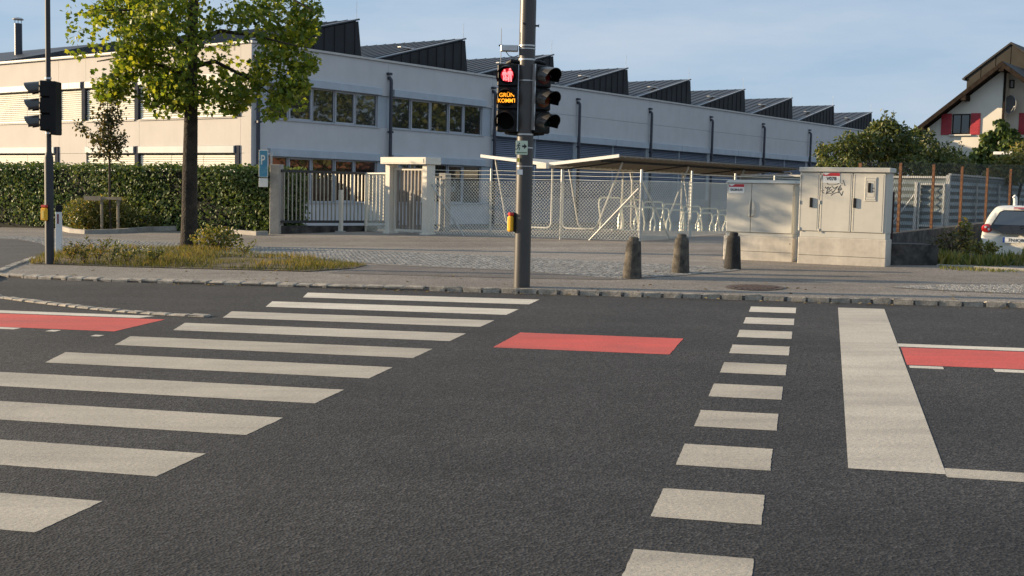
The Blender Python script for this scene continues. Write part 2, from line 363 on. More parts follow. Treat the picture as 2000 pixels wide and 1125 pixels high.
# ------------------------------------------------------------------ ground, road, pavement
def sheet(name, pts, mat, parent=None, kind='structure', label=None, cat=None):
    m = MB(); m.add(pts, [tuple(range(len(pts)))]); return m.build(name, mat, parent, kind=kind if parent is None else None, label=label, cat=cat)
def gpoly(name, pix, mat, off, parent=None): return sheet(name, [G(x, y, off) for x, y in pix], mat, parent)
m = MB(); n = 26
xs = sorted(set([-3000, -1200, -500, -200, -100, -70, 70, 100, 200, 500, 1200, 3000] + list(range(-60, 61, 6))))
ys = sorted(set([-400, -120, -60, 100, 140, 250, 600, 1500, 3500] + list(range(-40, 91, 5))))
def Hb(x, y): return min(plane(min(max(x, -60), 60), min(max(y, -40), 33)), .05) - .30
vs = [(x, y, Hb(x, y)) for y in ys for x in xs]; nx = len(xs)
m.add(vs, [(j * nx + i, j * nx + i + 1, (j + 1) * nx + i + 1, (j + 1) * nx + i) for j in range(len(ys) - 1) for i in range(nx - 1)])
m.build('ground', m_soil, kind='structure')
def kv(u):
    if u >= -9.6: return 14.80
    t = -9.6 - u; return 14.80 + .052 * t * t if t < 8 else 14.80 + .052 * 64 + .83 * (t - 8)
us = [-40 + .5 * i for i in range(181)]
m = MB(); pts = [RU(u, kv(u) + .02, 0) for u in us] + [RU(50, -25), RU(-40, -25)]
# the road sheet as quads so that it stays one plane
k = len(us); vs = [RU(u, kv(u) + .02) for u in us] + [RU(u, -25) for u in us]
m.add(vs, [(i + k, i + k + 1, i + 1, i) for i in range(k - 1)])
road = m.build('road', m_road, kind='structure')
# pavement and yards: a grid from the kerb back to the houses
vsn = [0, .5, 1, 1.5, 2, 2.5, 3, 3.5] + [4 + .5 * i for i in range(60)] + [35, 37, 40, 44, 50, 60, 80, 110]
m = MB(); vs = []
for dv in vsn:
    for u in us:
        p = u * UX + (kv(u) + .02 + dv) * VY; vs.append((p[0], p[1], H(p[0], p[1])))
k = len(us)
m.add(vs, [(j * k + i, j * k + i + 1, (j + 1) * k + i + 1, (j + 1) * k + i) for j in range(len(vsn) - 1) for i in range(k - 1)])
pav = m.build('pavement', m_pav, kind='structure')
O1, O2 = PAV + .004, PAV + .008
gpoly('side_street', [(-420, 452), (-150, 459), (0, 467), (40, 469), (75, 474), (90, 482), (86, 494), (50, 509), (20, 520), (-10, 531), (-300, 520)], m_side, O1, pav)
gpoly('asphalt_band', [(60, 459), (300, 468), (500, 476), (960, 490), (1412, 509), (1415, 521), (1250, 515), (960, 500), (492, 482), (300, 473), (60, 462)], m_band, O1, pav)
gpoly('asphalt_patch', [(730, 517), (1000, 528), (1225, 544), (1190, 546), (1000, 543), (640, 533)], m_patch, O1, pav)
gpoly('paving_seam', [(735, 515), (1000, 526), (1000, 528), (640, 532), (652, 529)][:3] + [(735, 517)], m_joint, O2, pav)

# kerb stones
def stone_mesh(name, l, w, h, seed, back=0.0):
    r = random.Random(seed); m = MB(); b = .012
    def j(): return r.uniform(-.012, .012)
    vs = []
    for z, i in ((-.10, 0), (h - .010, 0), (h, b)):
        for sx, sy in ((-1, -1), (1, -1), (1, 1), (-1, 1)):
            vs.append((sx * (l / 2 - i) + j(), sy * (w / 2 - i * .9) + j() * .7, z + (j() * .3 if z > 0 else 0) - (back if (sy > 0 and z > 0) else 0)))
    vs.append((j(), j(), h + .002 - back / 2))
    m.add(vs, [(0, 1, 5, 4), (1, 2, 6, 5), (2, 3, 7, 6), (3, 0, 4, 7), (4, 5, 9, 8), (5, 6, 10, 9), (6, 7, 11, 10), (7, 4, 8, 11), (8, 9, 12), (9, 10, 12), (10, 11, 12), (11, 8, 12)])
    me = bpy.data.meshes.new(name); me.from_pydata(m.v, [], m.f); me.update(); me.materials.append(m_kerb); return me
tiltz = Vector((-GX, -GY, 1)).normalized()
def stone_row(sname, parent, path, meshes, lens, gap, z0):
    acc = 0; i = 0; seglen = [math.dist(path[k], path[k + 1]) for k in range(len(path) - 1)]; tot = sum(seglen); pos = 0
    while pos < tot - .2:
        q = random.randrange(len(meshes)); l = lens[q]; c = pos + l / 2; k = 0; a = 0
        while k < len(seglen) - 1 and a + seglen[k] < c: a += seglen[k]; k += 1
        t = (c - a) / seglen[k]; p0, p1 = np.array(path[k]), np.array(path[k + 1]); p = p0 + (p1 - p0) * t; d = (p1 - p0) / np.linalg.norm(p1 - p0)
        w = RU(p[0], p[1], z0); dd = d[0] * UX + d[1] * VY
        o = bpy.data.objects.new(sname, meshes[q]); COL.objects.link(o); o.parent = parent
        X = Vector((dd[0], dd[1], GX * dd[0] + GY * dd[1])).normalized(); Y = tiltz.cross(X)
        mm = Matrix((X, Y, tiltz)).transposed().to_4x4(); mm.translation = Vector((w - ORG[parent.name]).tolist()) + Vector((0, 0, random.uniform(-.006, .006)))
        o.matrix_local = mm @ Matrix.Rotation(random.uniform(-.03, .03), 4, 'Z'); pos += l + gap; i += 1
lens = [.19, .215, .235, .25, .205, .225]
kmesh = [stone_mesh('kerb_stone', l, .17, .040, 40 + i) for i, l in enumerate(lens)]
m = MB(); uk = [u for u in us if -22 <= u <= 12]
for a, b in zip(uk[:-1], uk[1:]): m.add([RU(a, kv(a) - .085, .022), RU(b, kv(b) - .085, .022), RU(b, kv(b) + .10, .028), RU(a, kv(a) + .10, .028)], [(0, 1, 2, 3)]); m.add([RU(a, kv(a) - .085, -.02), RU(b, kv(b) - .085, -.02), RU(b, kv(b) - .085, .022), RU(a, kv(a) - .085, .022)], [(0, 1, 2, 3)])
kerb = m.build('kerb', m_mortar, kind='structure')
kmesh2 = [stone_mesh('kerb_stone', l, .19, .064, 140 + i, .028) for i, l in enumerate(lens)]
stone_row('kerb_stone', kerb, [(u, kv(u) + .005) for u in [-14.5 + .25 * i for i in range(39)]], kmesh, lens, .026, .004)
stone_row('kerb_stone', kerb, [(u, kv(u) + .0) for u in [-5.0 + .25 * i for i in range(42)]], kmesh2, lens, .030, .002)
gl = [.15, .18, .20, .22]
gmesh = [stone_mesh('gutter_stone', l, .13, .012, 70 + i) for i, l in enumerate(gl)]
gp = [uv(G(x, y, 0)) for x, y in [(-160, 562), (-110, 568), (-50, 575), (0, 581), (50, 588), (100, 594), (160, 601), (220, 607), (280, 612), (340, 616), (405, 619)]]
m = MB()
for a, b in zip(gp[:-1], gp[1:]): m.add([RU(a[0], a[1] - .09, .004), RU(b[0], b[1] - .09, .004), RU(b[0], b[1] + .09, .004), RU(a[0], a[1] + .09, .004)], [(0, 1, 2, 3)])
gut = m.build('gutter', m_mortar, kind='structure')
stone_row('gutter_stone', gut, gp, gmesh, gl, .03, .006)
# edging row at the tip of the pavement
gp = [uv(G(x, y, PAV)) for x, y in [(-60, 552), (-20, 536), (0, 529), (25, 519), (48, 511), (70, 503)]]
m = MB()
for a, b in zip(gp[:-1], gp[1:]):
    m.add([RU(a[0] - .05, a[1] - .05, PAV + .008), RU(b[0] - .05, b[1] - .05, PAV + .008), RU(b[0] + .05, b[1] + .05, PAV + .008), RU(a[0] + .05, a[1] + .05, PAV + .008)], [(0, 1, 2, 3)])
edg = m.build('edging', m_mortar, kind='structure')
stone_row('edging_stone', edg, gp, gmesh, gl, .02, PAV + .01)

# road markings
def mark(name, us_, vs_, mat, sl=(0, 0)):
    m = MB(); u0, u1 = us_; v0, v1 = vs_; z = .0016
    cs = [(u0 + sl[0], v0), (u1 + sl[1], v0), (u1, v1), (u0, v1)]; pts = []
    for (a, b), (c, d) in zip(cs, cs[1:] + cs[:1]):
        k = max(1, min(90, int(math.hypot(c - a, d - b) / .035)))
        pts += [(a + (c - a) * i / k + random.gauss(0, .0016), b + (d - b) * i / k + random.gauss(0, .0016)) for i in range(k)]
    m.add([RU(a, b, z) for a, b in pts], [tuple(range(len(pts)))]); return m.build(name, mat, road)
for i in range(11):
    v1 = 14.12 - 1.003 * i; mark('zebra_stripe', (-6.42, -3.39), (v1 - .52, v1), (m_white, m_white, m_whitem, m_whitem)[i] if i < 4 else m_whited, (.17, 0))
for i in range(11):
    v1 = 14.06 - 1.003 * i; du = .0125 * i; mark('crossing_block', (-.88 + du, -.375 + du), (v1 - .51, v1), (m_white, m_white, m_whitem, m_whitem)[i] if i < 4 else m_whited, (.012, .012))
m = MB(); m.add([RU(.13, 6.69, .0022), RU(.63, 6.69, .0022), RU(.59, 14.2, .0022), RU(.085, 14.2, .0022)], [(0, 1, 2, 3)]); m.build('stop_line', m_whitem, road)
mark('red_patch', (-2.9, -1.32), (10.33, 11.31), m_red)
mark('red_cycle_lane', (-34, -6.76), (10.36, 11.29), m_red)
mark('red_cycle_lane', (.625, 34), (10.30, 11.27), m_red)
mark('lane_line', (-34, -7.02), (11.33, 11.53), m_white, (.0, -.08))
mark('lane_line', (.605, 34), (11.31, 11.50), m_white)
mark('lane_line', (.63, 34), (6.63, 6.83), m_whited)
mark('lane_dash', (-13, -7.80), (10.23, 10.345), m_white)
mark('lane_dash', (-7.42, -7.31), (10.20, 10.30), m_white)
mark('lane_dash', (-6.80, -6.70), (10.02, 10.11), m_white)
mark('lane_dash', (.64, .90), (10.15, 10.27), m_white)
for k in range(6): mark('lane_dash', (1.28 + 2 * k, 2.28 + 2 * k), (10.13, 10.27), m_white)

# cobble strips (small setts, one bed each)
def inpoly(x, y, P):
    c = False; j = len(P) - 1
    for i in range(len(P)):
        if (P[i][1] > y) != (P[j][1] > y) and x < (P[j][0] - P[i][0]) * (y - P[i][1]) / (P[j][1] - P[i][1]) + P[i][0]: c = not c
        j = i
    return c
def cobbles(name, pix, label, seed):
    P = [uv(G(x, y, PAV)) for x, y in pix]; r = random.Random(seed); m = MB()
    u0, u1 = min(p[0] for p in P), max(p[0] for p in P); v0, v1 = min(p[1] for p in P), max(p[1] for p in P); st = .085
    nv = int((v1 - v0) / st) + 1; nu = int((u1 - u0) / st) + 1
    for j in range(nv):
        for i in range(nu):
            u = u0 + i * st + (.05 if j % 2 else 0) + r.uniform(-.012, .012); v = v0 + j * st + r.uniform(-.012, .012) + .03 * math.sin(u * 4)
            if not inpoly(u, v, P): continue
            h = r.uniform(.009, .014); a = r.uniform(.032, .038); b = r.uniform(.032, .038); tx, ty = r.uniform(-.002, .002), r.uniform(-.002, .002)
            vs = [RU(u + sx * a, v + sy * b, PAV + .002) for sx, sy in ((-1, -1), (1, -1), (1, 1), (-1, 1))] + [RU(u + sx * a * .72, v + sy * b * .72, PAV + h + sx * tx + sy * ty) for sx, sy in ((-1, -1), (1, -1), (1, 1), (-1, 1))]
            m.add(vs, [(0, 1, 5, 4), (1, 2, 6, 5), (2, 3, 7, 6), (3, 0, 4, 7), (4, 5, 6, 7)])
    bed = gpoly(name.replace('cobbles', 'cobble_bed'), pix, m_joint, PAV + .006, pav)
    o = m.build(name, m_cob, kind='stuff', label=label, cat='cobbles')
cobbles('cobbles', [(-60, 459), (0, 462), (60, 463), (130, 466), (300, 473), (492, 482), (960, 500), (1250, 515), (1425, 522), (1442, 528), (1330, 538), (1215, 545), (1000, 528), (735, 515), (500, 503), (250, 494), (110, 488), (88, 477), (40, 468), (0, 466), (-60, 464)], 'strip of pale small cobbles between grass verge and driveway', 3)
cobbles('cobbles', [(1735, 561), (1830, 557), (2000, 557), (2180, 559), (2180, 581), (2000, 574), (1860, 568)], 'wedge of pale cobbles in the pavement at the right edge', 4)
# manhole cover
mc = G(1474, 562, PAV); mh = empty('manhole_cover', mc, 'round rusty cast iron manhole cover in the pavement', 'manhole cover')
def gdisc(m, c, r0, r1, off, seg=28):
    vs = []
    for r in (r0, r1):
        for k in range(seg):
            x = c[0] + r * math.cos(2 * math.pi * k / seg); y = c[1] + r * math.sin(2 * math.pi * k / seg); vs.append((x, y, plane(x, y) + off))
    if r0 == 0: m.add(vs[seg:], [tuple(range(seg))])
    else: m.add(vs, [(k + seg, (k + 1) % seg + seg, (k + 1) % seg, k) for k in range(seg)])
m = MB(); gdisc(m, mc, .31, .37, PAV + .010); m.build('rim', m_iron, mh)
m = MB(); gdisc(m, mc, 0, .31, PAV + .006); m.build('plate', m_iron, mh)
m = MB()
for i in range(-4, 5):
    for j in range(-4, 5):
        if i * i + j * j < 18:
            c = mc + np.array([i * .065, j * .065, 0]); q = [(c[0] + sx * .022, c[1] + sy * .022) for sx, sy in ((-1, -1), (1, -1), (1, 1), (-1, 1))]
            m.add([(x, y, plane(x, y) + PAV + .006) for x, y in q] + [(x, y, plane(x, y) + PAV + .013) for x, y in q], [(0, 1, 5, 4), (1, 2, 6, 5), (2, 3, 7, 6), (3, 0, 4, 7), (4, 5, 6, 7)])
m.build('stud_pattern', m_iron, mh, kind='stuff')

# ------------------------------------------------------------------ factory
ZB, ZR = .0, 6.97
fac = empty('factory_building', (CORN[0], CORN[1], .145), 'long white two-storey factory with dark sawtooth roof behind the fence', 'building')
LEN, DEP = 66.0, 34.0
m = MB(); m.fbox(FRR, .4, LEN - .4, -DEP + .4, -.42, ZB - .3, 6.6); m.build('core', m_void, fac)
def panel(fr, s0, s1, z0, z1, mat=m_panel, n0=-.38, n1=0.0, g=.006, name='wall_panel'):
    m = MB(); m.fbox(fr, s0 + g, s1 - g, n0, n1, z0 + g, z1 - g); return m.build(name, mat, fac)
Z1, Z2, Z3, Z4 = 1.09, 2.80, 4.22, 5.52      # lower sill / lower head / upper sill / upper head
BX = .30
bays = [0.28, 7.36, 14.43, 21.43, 28.61, 35.8, 43.0, 50.3, 57.6, LEN]
# shaded facade
for i, (a, b) in enumerate(zip(bays[:-1], bays[1:])):
    panel(FRR, a, b, ZB - .3, Z1 if i < 2 else 1.44, m_render if i < 2 else m_base)
    if i < 2:
        panel(FRR, a, b, Z2 + .0, Z3, m_render); panel(FRR, a, b, Z4, ZR - .05, m_render)
    else:
        panel(FRR, a, b, 4.28, 5.60, m_render); panel(FRR, a, b, 5.60, ZR - .05, m_render)
panel(FRR, -.0, .28, ZB - .3, ZR - .05, m_render)
def window(fr, a, b, z0, z1, opening, nn=-.06):
    """one sash: frame (part) with its pane (sub-part)"""
    w = .075 if opening else .04; m = MB()
    for s0, s1, q0, q1 in ((a, a + w, z0, z1), (b - w, b, z0, z1), (a + w, b - w, z0, z0 + w), (a + w, b - w, z1 - w, z1)): m.fbox(fr, s0, s1, nn - .05, nn + (.03 if opening else .0), q0, q1)
    f = m.build('window', m_frame, fac)
    m = MB(); m.fbox(fr, a + w, b - w, nn - .035, nn - .025, z0 + w, z1 - w); m.build('pane', m_glass, f)
def shutter_box(fr, a, b, z0, z1, mat, dep=.16):
    m = MB(); m.bbox(fr, a, b, .003, dep, z0, z1, .012); m.fbox(fr, (a + b) / 2 - .006, (a + b) / 2 + .006, dep - .001, dep + .003, z0 + .01, z1 - .01); return m.build('shutter_box', mat, fac)
def band(fr, cuts, z0, z1, s0, s1):
    # wall left and right of the windows inside the bay
    for k, (a, b) in enumerate(zip(cuts[:-1], cuts[1:])): window(fr, a + .012, b - .012, z0, z1, k % 2 == 1)
    m = MB(); m.fbox(fr, s0, s1, -.10, .05, z0 - .045, z0); m.build('window_sill', m_frame, fac)
    for c in cuts: m = MB(); m.fbox(fr, c - .011, c + .011, -.09, .01, z0 + .002, z1 - .002); m.build('guide_rail', m_frame, fac)
c1 = [.85, 1.87, 3.10, 4.32, 5.47, 6.76]; c2 = [7.64, 8.83, 10.13, 11.34, 12.41, 13.71]
for cs, a, b in ((c1, bays[0], bays[1]), (c2, bays[1], bays[2])):
    for z0, z1 in ((Z1, Z2), (Z3, Z4)):
        band(FRR, cs, z0, z1, cs[0] - .1, cs[-1] + .1)
        panel(FRR, a, cs[0] - .02, z0, z1, m_box, -.38, -.06); panel(FRR, cs[-1] + .02, b, z0, z1, m_box, -.38, -.06)
        shutter_box(FRR, cs[0] - .06, cs[-1] + .10, z1 + .004, z1 + BX, m_box, .18)
def slats(fr, a, b, z0, z1, mat, nn=-.10, pitch=.09, w=.088, tilt=55):
    m = MB(); t = math.radians(tilt); k = int((z1 - z0) / pitch); dn, dz = w / 2 * math.cos(t), w / 2 * math.sin(t)
    for i in range(k):
        z = z0 + .05 + i * pitch; P = fr.pt; th = .004
        m.hexa([P(a, nn + dn, z - dz), P(b, nn + dn, z - dz), P(b, nn - dn, z + dz), P(a, nn - dn, z + dz), P(a, nn + dn + th, z - dz + th), P(b, nn + dn + th, z - dz + th), P(b, nn - dn + th, z + dz + th), P(a, nn - dn + th, z + dz + th)])
    m.fbox(fr, a, b, nn - .03, nn + .03, z0, z0 + .035)
    return m.build('blind', mat, fac, kind='stuff')
for a, b in zip(bays[2:-1], bays[3:]):
    panel(FRR, a, a + .16, 1.44, 4.28, m_box, -.38, -.04); panel(FRR, b - .16, b, 1.44, 4.28, m_box, -.38, -.04)
    mid = (a + b) / 2
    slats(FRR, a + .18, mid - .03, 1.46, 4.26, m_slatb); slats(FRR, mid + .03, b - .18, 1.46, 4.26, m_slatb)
    panel(FRR, mid - .03, mid + .03, 1.44, 4.28, m_box, -.38, -.03)
    shutter_box(FRR, a + .12, mid - .02, 4.24, 4.24 + .34, m_box, .15); shutter_box(FRR, mid + .02, b - .12, 4.24, 4.24 + .34, m_box, .15)
# downpipes
for i, s in enumerate([.18, 7.36, 14.43, 21.43, 28.61, 35.8, 43.0, 50.4, 57.6]):
    top = 6.22; m = MB(); P = FRR.pt
    m.tube([P(s, .02, top + .05), P(s, .10, top + .06), P(s, .17, top - .02), P(s, .18, top - .12), P(s, .18, .1)], .075, 10)
    m.fbox(FRR, s - .09, s + .09, .09, .27, 4.0, 4.08)
    pp = m.build('downpipe', m_pipe, fac, smooth=True)
    m = MB(); m.bbox(FRR, s - .12, s + .10, .01, .16, 6.40, 6.50, .01); m.build('overflow_spout', m_pipe, fac)
# sunlit facade (s negative)
LP = [(-17.15, None)]
pc = [-34, -28, -22, -17.2, -12.45, -10.45, -6.78, -.6, 0.0]
for a, b in zip(pc[:-1], pc[1:]):
    panel(FRL, a, b, Z4 + .08, ZR - .05); panel(FRL, a, b, Z2 + .08, Z3 + .02)
    panel(FRL, a, b, ZB - .3, 1.0)
panel(FRL, -.6, 0, Z3 + .02, Z4 + .08); panel(FRL, -.6, 0, 1.0, Z2 + .08); panel(FRL, -12.45, -10.45, 1.0, Z2 + .08)
for z0, z1, spans in ((Z3 + .02, Z4 + .08, [(-33.8, -22), (-22, -12.45), (-12.45, -10.45), (-10.45, -6.78), (-6.78, -.6)]), (1.0, Z2 + .08, [(-33.8, -22), (-22, -12.45), (-10.45, -6.78), (-6.78, -.6)])):
    for a, b in spans:
        q = 2.1; k = max(1, round((b - a - .3) / q)); w = (b - a - .24) / k
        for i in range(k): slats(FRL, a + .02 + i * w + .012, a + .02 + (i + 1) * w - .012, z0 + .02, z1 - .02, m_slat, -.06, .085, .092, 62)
        m = MB(); m.fbox(FRL, b - .26, b - .02, -.36, -.004 + .05, z0, z1 + .29); m.build('window_post', m_post, fac)
        shutter_box(FRL, a + .03, b - .27, z1 + .004, z1 + .28, m_boxl, .10)
        m = MB(); m.fbox(FRL, a + .02, b - .28, -.03, .05, z0 - .05, z0 - .004); m.build('window_sill', m_pipe, fac)
# corner strip and coping
m = MB(); m.fbox(FRR, -.04, LEN, -.55, .07, ZR - .045, ZR + .04); m.fbox(FRL, -DEP, -.071, -.55, .071, ZR - .044, ZR + .041); m.build('coping', m_coping, fac)
m = MB(); m.fbox(FRR, .4, LEN, -DEP, -.56, 6.62, 6.72); m.build('flat_roof', m_clad, fac)
# sawtooth roof
peaks = [6.52, 13.50, 20.54, 27.68, 34.85, 42.1, 49.45, 56.9, 64.6]
zv, zp = 6.9, 8.62
NB = -.9
for i, pk in enumerate(peaks):
    lo = (peaks[i - 1] + .30) if i else -.10
    m = MB(); m.poly(FRR, [(lo + .1, 6.7), (pk + .22, 6.7), (pk - .04, zp - .05), (lo + .1, zv + .0)], NB - .10, NB)
    gable = m.build('shed_gable', m_clad, fac)
    kk = int((pk - lo) / .58)
    for j in range(1, kk + 1):
        s = lo + j * .58; zt = zv + (zp - .05 - zv) * (s - lo - .1) / (pk - lo - .14)
        if s < pk - .1: m = MB(); m.fbox(FRR, s - .012, s + .012, NB + .002, NB + .035, 6.72, zt - .01); m.build('cladding_seam', m_clad, gable)
    # sloped sheet
    m = MB(); P = FRR.pt; th = .05; b0, b1 = NB + .04, -DEP + .5
    m.hexa([P(lo, b0, zv), P(pk, b0, zp), P(pk, b1, zp), P(lo, b1, zv), P(lo, b0, zv + th), P(pk, b0, zp + th), P(pk, b1, zp + th), P(lo, b1, zv + th)])
    slope = m.build('shed_roof', m_roof, fac)
    m = MB(); sl = (zp - zv) / (pk - lo)
    for j in range(28 if i < 4 else 20):
        n = b0 - .05 - j * .62
        m.hexa([P(lo + .1, n, zv + th + sl * .1 - .005), P(pk - .02, n, zp + th - .01), P(pk - .02, n - .03, zp + th - .01), P(lo + .1, n - .03, zv + th + sl * .1 - .005),
                P(lo + .1, n, zv + th + sl * .1 + .03), P(pk - .02, n, zp + th + .02), P(pk - .02, n - .03, zp + th + .02), P(lo + .1, n - .03, zv + th + sl * .1 + .03)])
    m.build('standing_seams', m_roof, slope, kind='stuff')
    m = MB(); m.hexa([P(lo + .3, b0 - .02, zv + th + sl * .3 + .003), P(pk, b0 - .02, zp + th + .003), P(pk, b0 - .09, zp + th + .003), P(lo + .3, b0 - .09, zv + th + sl * .3 + .003), P(lo + .3, b0 - .02, zv + th + sl * .3 + .035), P(pk, b0 - .02, zp + th + .025), P(pk, b0 - .09, zp + th + .025), P(lo + .3, b0 - .09, zv + th + sl * .3 + .035)])
    m.build('verge_trim', m_frame, slope)
    # steep glazed side
    m = MB(); m.hexa([P(pk + .02, b0 - .2, 6.7), P(pk + .26, b0 - .2, 6.7), P(pk + .26, b1, 6.7), P(pk + .02, b1, 6.7), P(pk - .10, b0 - .2, zp - .002), P(pk - .02, b0 - .2, zp - .002), P(pk - .02, b1, zp - .002), P(pk - .10, b1, zp - .002)])
    m.build('north_light', m_clad, fac)
    if i:
        s = pk - 3.3; z = zv + th + sl * (s - lo)
        m = MB(); m.bbox(FRR, s - .55, s + .55, b0 - .75, b0 - .55, z + .05, z + .11, .01); m.build('snow_guard', m_alu, fac)
        s = lo + .9; z = zv + th + sl * (s - lo)
        m = MB(); c = P(s, b0 - 2.2, z - .02); m.lathe(c, [(.07, 0), (.07, .22), (.16, .24), (.10, .32), (.02, .36)], 10); m.lathe(P(s, b0 - 2.2, z - .05), [(.3, 0), (.3, .05), (.08, .08)], 10); m.build('roof_vent', m_alu, fac)
    m = MB(); m.tube([P(pk - .05, NB - .1, zp), P(pk - .05, NB - .1, zp + .75)], .007, 5); m.build('lightning_rod', m_zinc, fac)
# chimney on the roof at the far left
c = atY(36, 104, 62); cz = atY(36, 46, 62)[2]
ch = empty('roof_chimney', (c[0], c[1], 6.9), 'slim dark steel chimney with cap rising above the factory roof at left', 'chimney')
m = MB(); m.lathe((c[0], c[1], 6.6), [(.19, 0), (.19, cz - 6.6)], 16); m.build('flue', m_pipe, ch, smooth=True)
m = MB()
for k in range(4):
    q = k * math.pi / 2 + .4; m.tube([(c[0] + .15 * math.cos(q), c[1] + .15 * math.sin(q), cz - .02), (c[0] + .15 * math.cos(q), c[1] + .15 * math.sin(q), cz + .2)], .018, 5)
m.build('cap_stays', m_zinc, ch)
m = MB(); m.lathe((c[0], c[1], cz + .18), [(.26, 0), (.27, .04), (.2, .10), (.02, .13)], 16); m.build('cap', m_alu, ch, smooth=True)

# ------------------------------------------------------------------ traffic signals
def facing(p, f): f = np.array(f, float); f /= np.linalg.norm(f); return Fr(p, (-f[1], f[0]))
def visor(fr, s, z, n, r, ln, a0=-25, a1=205, th=.006):
    m = MB(); k = 22; vs = []; fs = []
    for i in range(k + 1):
        q = math.radians(a0 + (a1 - a0) * i / k); l = ln * (.66 + .34 * max(0, math.sin(q)) ** .6)
        for rr, nn in ((r + th, n), (r + th, n + l), (r, n + l), (r, n)): vs.append(fr.pt(s + rr * math.cos(q), nn, z + rr * math.sin(q) - (.03 if nn > n else 0)))
    for i in range(k):
        for e in range(4): fs.append((i * 4 + e, (i + 1) * 4 + e, (i + 1) * 4 + (e + 1) % 4, i * 4 + (e + 1) % 4))
    return m.add(vs, fs)
m_lr = M('unlit_red_lens', (.10, .012, .010), .25, .2, 40); m_la = M('amber_lens', (.17, .045, .010), .25, .2, 40); m_lg = M('unlit_green_lens', (.008, .03, .03), .25, .2, 40)
def vehicle_head(name, P, f, zb, parent, hh=.30, w=.30):
    fr = facing(P, f); m = MB()
    for k in range(3): m.bbox(fr, -w / 2, w / 2, -.20, .0, zb + k * hh + .002, zb + (k + 1) * hh - .002, .02)
    h = m.build(name, m_black, parent)
    for k, lm in enumerate((m_lg, m_la, m_lr)):
        z = zb + (k + .5) * hh
        m = MB(); vs = []; seg = 24
        for r, nn in ((.105, .004), (.08, .016), (.04, .022)):
            vs += [fr.pt(r * math.cos(2 * math.pi * i / seg), nn, z + r * math.sin(2 * math.pi * i / seg)) for i in range(seg)]
        m.add(vs, [(r * seg + i, r * seg + (i + 1) % seg, (r + 1) * seg + (i + 1) % seg, (r + 1) * seg + i) for r in range(2) for i in range(seg)] + [tuple(range(2 * seg, 3 * seg))])
        m.build('lens', lm, h, smooth=True)
        m = visor(fr, 0, z, .001, .118, .25); m.build('visor', m_visor, h, smooth=True)
        m = visor(fr, 0, z, .002, .1155, .247, th=.0015); m.build('visor_lining', m_inner, h, smooth=True)
    return h
# main pole
PB = G(1019, 562, PAV); PC = np.array([PB[0], PB[1] + .10, plane(PB[0], PB[1] + .1) + PAV])
CF = Fr(PC, (1, 0))
sig = empty('traffic_signal_pole', PC, 'tall thick grey pole with red pedestrian light and unlit vehicle signal', 'traffic signal')
m = MB(); m.lathe(PC, [(.108, -.05), (.108, .22), (.107, .221), (.106, 2.1), (.104, 4.0), (.098, 8.5)], 28); m.build('pole', m_pole, sig, smooth=True)
zpx = lambda py, px=1030, n=-.1: CF.px(px, py)[1]
for py, hgt in ((90, .02), (96, .012), (117, .02), (158, .014), (263, .02), (289, .014), (325, .008)):
    z = zpx(py); m = MB(); m.lathe((PC[0], PC[1], z - hgt / 2), [(.1085, 0), (.1085, hgt)], 28); m.build('clamp_band', m_alu, sig, smooth=True)
zt, zb_ = zpx(126), zpx(259)
# pedestrian head
s0, _ = CF.px(990, 190); pf = facing(CF.pt(s0, .06, 0), (-.22, -1)); hp = (zt - zb_) / 3
m = MB()
for k in range(3): m.bbox(pf, -.135, .135, -.17, 0, zb_ + k * hp + .001, zb_ + (k + 1) * hp - .001, .018)
ped = m.build('pedestrian_head', m_black, sig)
m = MB(); m.fbox(pf, .137, .146, -.16, -.02, zb_ + .01, zt - .01); m.build('side_plate', m_box, ped)
m = MB(); m.bbox(pf, .137, .152, -.15, -.03, zt - .27, zt - .03, .004); m.build('junction_box', m_anth, ped)
for k in range(3):
    z = zb_ + (k + .5) * hp
    m = MB(); m.disc(pf, 0, z, .004, .112, 28); m.build('lens', m_inner, ped)
    m = visor(pf, 0, z, .001, .125, .10 if k else .15, -30, 210); m.build('visor', m_black, ped, smooth=True)
m_gr = glow('red_led', (1.0, .16, .17), 1.5); m_ga = glow('amber_led', (1.0, .36, .02), 1.15); m_gh = glow('red_halo_led', (.9, .01, .03), .28)
z = zb_ + 2.5 * hp
m = MB(); m.disc(pf, 0, z, .006, .085, 28); m.build('red_light_disc', m_gh, ped)
def figure(cx, sc, bend):
    m = MB(); n = .009
    def pl(pts): m.add([pf.pt(cx + a * sc, n, z + b * sc) for a, b in pts], [tuple(range(len(pts)))])
    m.disc(pf, cx, z + .072 * sc, n, .0155 * sc, 14)
    pl([(-.022, .052), (-.034, .035), (-.040, .0), (-.033, -.008), (-.026, .02), (-.022, .01), (.022, .01), (.026, .02), (.033, -.008), (.040, .0), (.034, .035), (.022, .052)])
    pl([(-.022, .009), (-.022, -.085), (-.004, -.085), (-.002, -.005), (.0, .009)]); pl([(.0, .009), (.002, -.005), (.006 + bend, -.085), (.024 + bend, -.085), (.022, .009)])
    return m
figure(.035, .98, .004).build('walking_figure_light', m_gr, ped)
mm_ = figure(-.035, .82, .018); 
for k in range(14):
    q0, q1 = 2 * math.pi * k / 14, 2 * math.pi * (k + 1) / 14
    mm_.add([pf.pt(-.012 + r * math.cos(q), .0095, z - .045 + r * math.sin(q)) for r, q in ((.016, q0), (.026, q0), (.026, q1), (.016, q1))], [(0, 3, 2, 1)])
mm_.build('cycling_figure_light', m_gr, ped)
zm = zb_ + 1.5 * hp
textmesh('lit_word', 'GRÜN', pf, 0, zm + .012, .008, .072, m_ga, ped, sx=1.0, bold=.0004)
textmesh('lit_word', 'KOMMT', pf, .004, zm - .060, .008, .072, m_ga, ped, sx=.92, bold=.0008)
